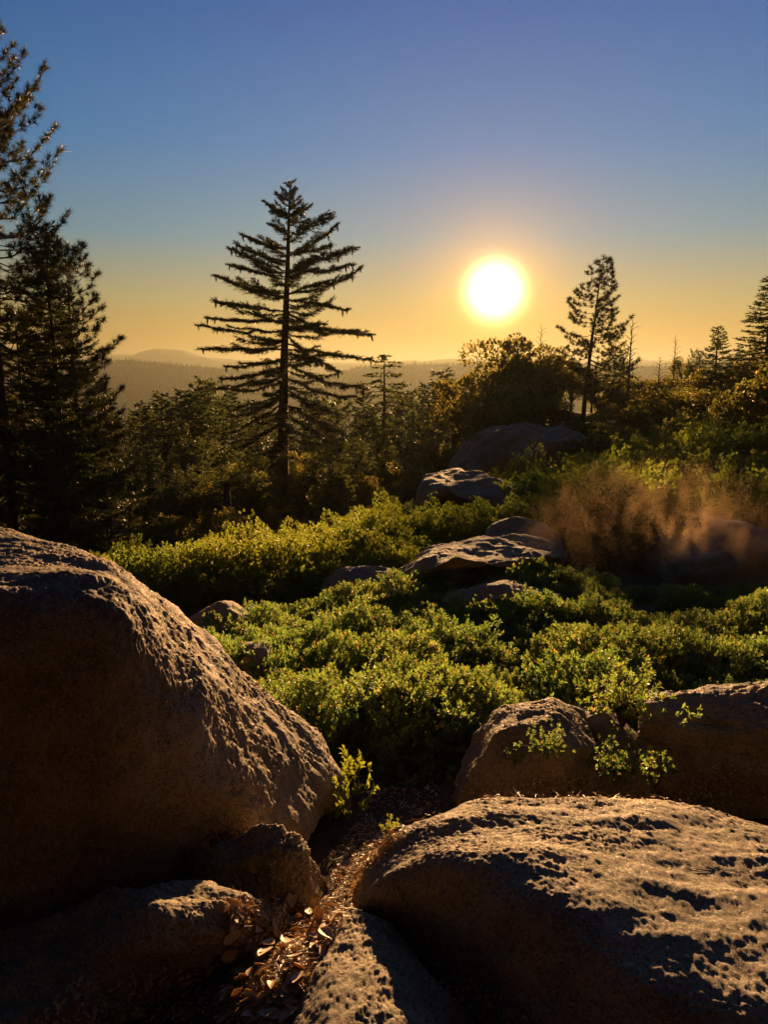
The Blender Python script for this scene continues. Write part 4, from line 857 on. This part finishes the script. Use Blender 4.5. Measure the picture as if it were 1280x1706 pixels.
for i, (x, y) in enumerate(spots):
    h_ = hit(x, y)
    if not h_: continue
    l, nr_, _ = h_; nv_ = (nr_ + Vector(sd) * .38 + Vector(q.normal(size=3)) * .34).normalized()
    s = q.uniform(.04, .08) if i < 150 else q.uniform(.025, .05)
    o = link('fallen_leaf', DL[i % 6], None, tuple(Vector(l) + nr_ * (.012 + .025 * q.uniform())), label=('dry tan leaf in the litter heap between the front rocks' if i < 150 else 'dry leaf in the narrow gap left of the big slab' if i < 184 else 'pale dead leaf on the shaded ground beyond the front rocks' if i < 214 else 'dead leaf on the dark ground near the bottom edge'),
             category='leaf', group='fallen leaves' + (' of the front heap' if i < 150 else ' in the gap' if i < 184 else ' on the shaded ground' if i < 214 else ' near the bottom edge'))
    LEAVES.append((o, 'large pale dry leaf' if s > .062 else 'dry tan leaf' if s > .045 else 'small dry leaf'))
    o.rotation_mode = 'QUATERNION'; o.rotation_quaternion = nv_.to_track_quat('Z', 'Y') @ Matrix.Rotation(q.uniform(0, 6.28), 4, 'Z').to_quaternion(); o.scale = (s, s, s)
# long loose pine needles that catch the light
for k, (x, y, lab) in enumerate([(600, 1512, 'bundle of dry pine needles lying where the slab meets the bottom centre rock'), (715, 1600, 'bundle of dry pine needles on the right flank of the bottom centre rock'), (1190, 1460, 'small bundle of pine needles lying on top of the broad slab'), (520, 1490, 'bundle of dry pine needles below the peaked boulder')]):
    h_ = hit(x, y); l, nr_, _ = h_; g = Geo(); dz = np.array(nr_); d0 = unit(np.cross(dz, [.3, .9, .1]))
    m = 9; d = unit(d0 + q.normal(size=(m, 3)) * .22 + dz * q.uniform(0, .25, (m, 1))); g.leaves(np.zeros((m, 3)) + q.normal(size=(m, 3)) * .006, d, np.tile(dz, (m, 1)), q.uniform(.08, .16, m), .0028, 'quad')
    link('pine_needles', g.mesh('pine_needles', M_STRAW), None, tuple(Vector(l) + nr_ * .012), label=lab, category='pine needles')

# ------------------------------------------------------------------ contrail
g = Geo(); x0 = P(95, 252, 28000); x1 = P(121, 252.6, 28000); t = np.linspace(0, 1, 12)[:, None]
m, tt_ = mat('ice_cloud'); bb_ = nn(tt_, 'ShaderNodeBsdfDiffuse'); bb_.inputs[0].default_value = (.8, .8, .8, 1); tl = nn(tt_, 'ShaderNodeBsdfTranslucent'); tl.inputs[0].default_value = (.8, .8, .8, 1)
mx = nn(tt_, 'ShaderNodeMixShader'); tt_.links.new(bb_.outputs[0], mx.inputs[1]); tt_.links.new(tl.outputs[0], mx.inputs[2]); oo = nn(tt_, 'ShaderNodeOutputMaterial'); tt_.links.new(mx.outputs[0], oo.inputs[0])
g.tube(x0 + (x1 - x0) * t - (x0 + x1) / 2, 11 * (1 - t[:, 0] * .75), 8)
link('contrail', g.mesh('contrail', m, True), None, tuple((x0 + x1) / 2), label='short white contrail high in the sky at upper left', category='contrail')

# ------------------------------------------------------------------ haze and dust
HAZE = 3.0e-4
def box(name, lo, hi, m, **k):
    lo = np.array(lo, float); hi = np.array(hi, float); V = [[(lo, hi)[i][0], (lo, hi)[j][1], (lo, hi)[l][2]] for i in (0, 1) for j in (0, 1) for l in (0, 1)]
    g = Geo(); g.add(V, np.array([[0, 1, 3, 2], [4, 6, 7, 5], [0, 4, 5, 1], [2, 3, 7, 6], [0, 2, 6, 4], [1, 5, 7, 3]])); return link(name, g.mesh(name, m), **k)
m, t = mat('haze_air'); v = nn(t, 'ShaderNodeVolumePrincipled'); v.inputs['Color'].default_value = (.145, .155, .125, 1); v.inputs['Density'].default_value = HAZE; v.inputs['Anisotropy'].default_value = .54
o_ = nn(t, 'ShaderNodeOutputMaterial'); t.links.new(v.outputs[0], o_.inputs['Volume'])
box('haze', (-9500, -9500, -520), (9500, 9500, 122), m, kind='stuff')
m, t = mat('dust'); co = nn(t, 'ShaderNodeTexCoord').outputs['Object']
v = nn(t, 'ShaderNodeVolumePrincipled'); v.inputs['Color'].default_value = (1, .68, .36, 1); v.inputs['Anisotropy'].default_value = .72
st = nn(t, 'ShaderNodeMapping'); st.inputs['Scale'].default_value = (1.25, 1, .75); st.inputs['Rotation'].default_value = (0, .45, 0); t.links.new(co, st.inputs[0]); n1 = noise(t, st.outputs[0], 1.5, 6, .62, 1.8)
ln = nn(t, 'ShaderNodeVectorMath', operation='LENGTH'); mp = nn(t, 'ShaderNodeMapping'); mp.inputs['Scale'].default_value = (1 / 2.1, 1 / .95, 1 / 1.45); t.links.new(co, mp.inputs[0]); t.links.new(mp.outputs[0], ln.inputs[0])
fl = nn(t, 'ShaderNodeMapRange'); fl.inputs['From Min'].default_value = 1.0; fl.inputs['From Max'].default_value = .15; t.links.new(ln.outputs['Value'], fl.inputs[0])
rr2 = ramp_n(t, n1, [(.47, (0, 0, 0)), (.56, (.25, .25, .25)), (.70, (1, 1, 1))])
mu = nn(t, 'ShaderNodeMath', operation='MULTIPLY'); t.links.new(rr2, mu.inputs[0]); t.links.new(fl.outputs[0], mu.inputs[1])
mu2 = nn(t, 'ShaderNodeMath', operation='MULTIPLY'); t.links.new(mu.outputs[0], mu2.inputs[0]); mu2.inputs[1].default_value = .27; t.links.new(mu2.outputs[0], v.inputs['Density'])
o_ = nn(t, 'ShaderNodeOutputMaterial'); t.links.new(v.outputs[0], o_.inputs['Volume'])
c = P(1085, 915, 10.6); d_ = box('dust_cloud', (-2.1, -.95, -1.45), (2.1, .95, 1.45), m, kind='stuff'); d_.location = tuple(c)

# ------------------------------------------------------------------ labels that single each plant out
LM = [('big left boulder', 250, 1150), ('peaked boulder', 440, 1430), ('tilted rock', 870, 1220), ('long flat-topped boulder', 1200, 1150), ('dark pointed stone', 425, 1065), ('pale rounded rock', 360, 1015), ('flat shaded rock', 600, 960),
      ('long pale slab', 800, 905), ('low flat slab', 840, 980), ('small rounded rock', 860, 875), ('whaleback dome', 790, 800), ('domed outcrop', 890, 730), ('dusty bare boulder', 1200, 890), ('charred stump', 379, 850), ('sugar pine trunk', 471, 780),
      ('left edge fir', 100, 700), ('half-bare leaning conifer', 638, 650), ('spire-shaped fir', 736, 660), ('tall skyline pine', 975, 540), ('tall dead skyline tree', 1045, 590), ('right edge fir', 1262, 560), ('oaks under the sun', 840, 620), ('sugar pine crown', 475, 560)]
def relabel(lst, vert):
    groups = {}
    for t, word in lst:
        h = 0; p = np.array(t.location); px, py = proj(p + np.array([0, 0, vert]))
        best = min(LM, key=lambda l: (l[1] - px) ** 2 + (l[2] - py) ** 2); dx, dy = px - best[1], py - best[2]
        rel = ('right of' if dx > 0 else 'left of') if abs(dx) > abs(dy) else ('below' if dy > 0 else 'above')
        groups.setdefault((word, rel, best[0]), []).append((px, t))
    ONES = ['first', 'second', 'third', 'fourth', 'fifth', 'sixth', 'seventh', 'eighth', 'ninth']
    ORD = ['first', 'second', 'third', 'fourth', 'fifth', 'sixth', 'seventh', 'eighth', 'ninth', 'tenth', 'eleventh', 'twelfth', 'thirteenth', 'fourteenth', 'fifteenth', 'sixteenth', 'seventeenth', 'eighteenth', 'nineteenth', 'twentieth'] + [t_ + '-' + o_ if o_ else e_ for t_, e_ in (('twenty', ''), ('thirty', 'thirtieth'), ('forty', 'fortieth'), ('fifty', 'fiftieth'), ('sixty', 'sixtieth')) for o_ in ([''] if e_ else []) + ONES]
    for (word, rel, lm), v in groups.items():
        v.sort(key=lambda e: e[0])
        for i, (px, t) in enumerate(v):
            t['label'] = f'{word} {rel} the {lm}' + (f', {ORD[min(i, 68)]} from the left' if len(v) > 1 else '')
LM += [('bottom centre rock', 640, 1620), ('sunlit low rock', 330, 1520), ('big slab end', 610, 1470)]
relabel(LEAVES, 0); relabel(SHRUBS, .4); relabel(TREES, 4.0)
print('tris', sum(len(m.loops) - 2 * len(m.polygons) for m in bpy.data.meshes), 'objs', len(bpy.data.objects))
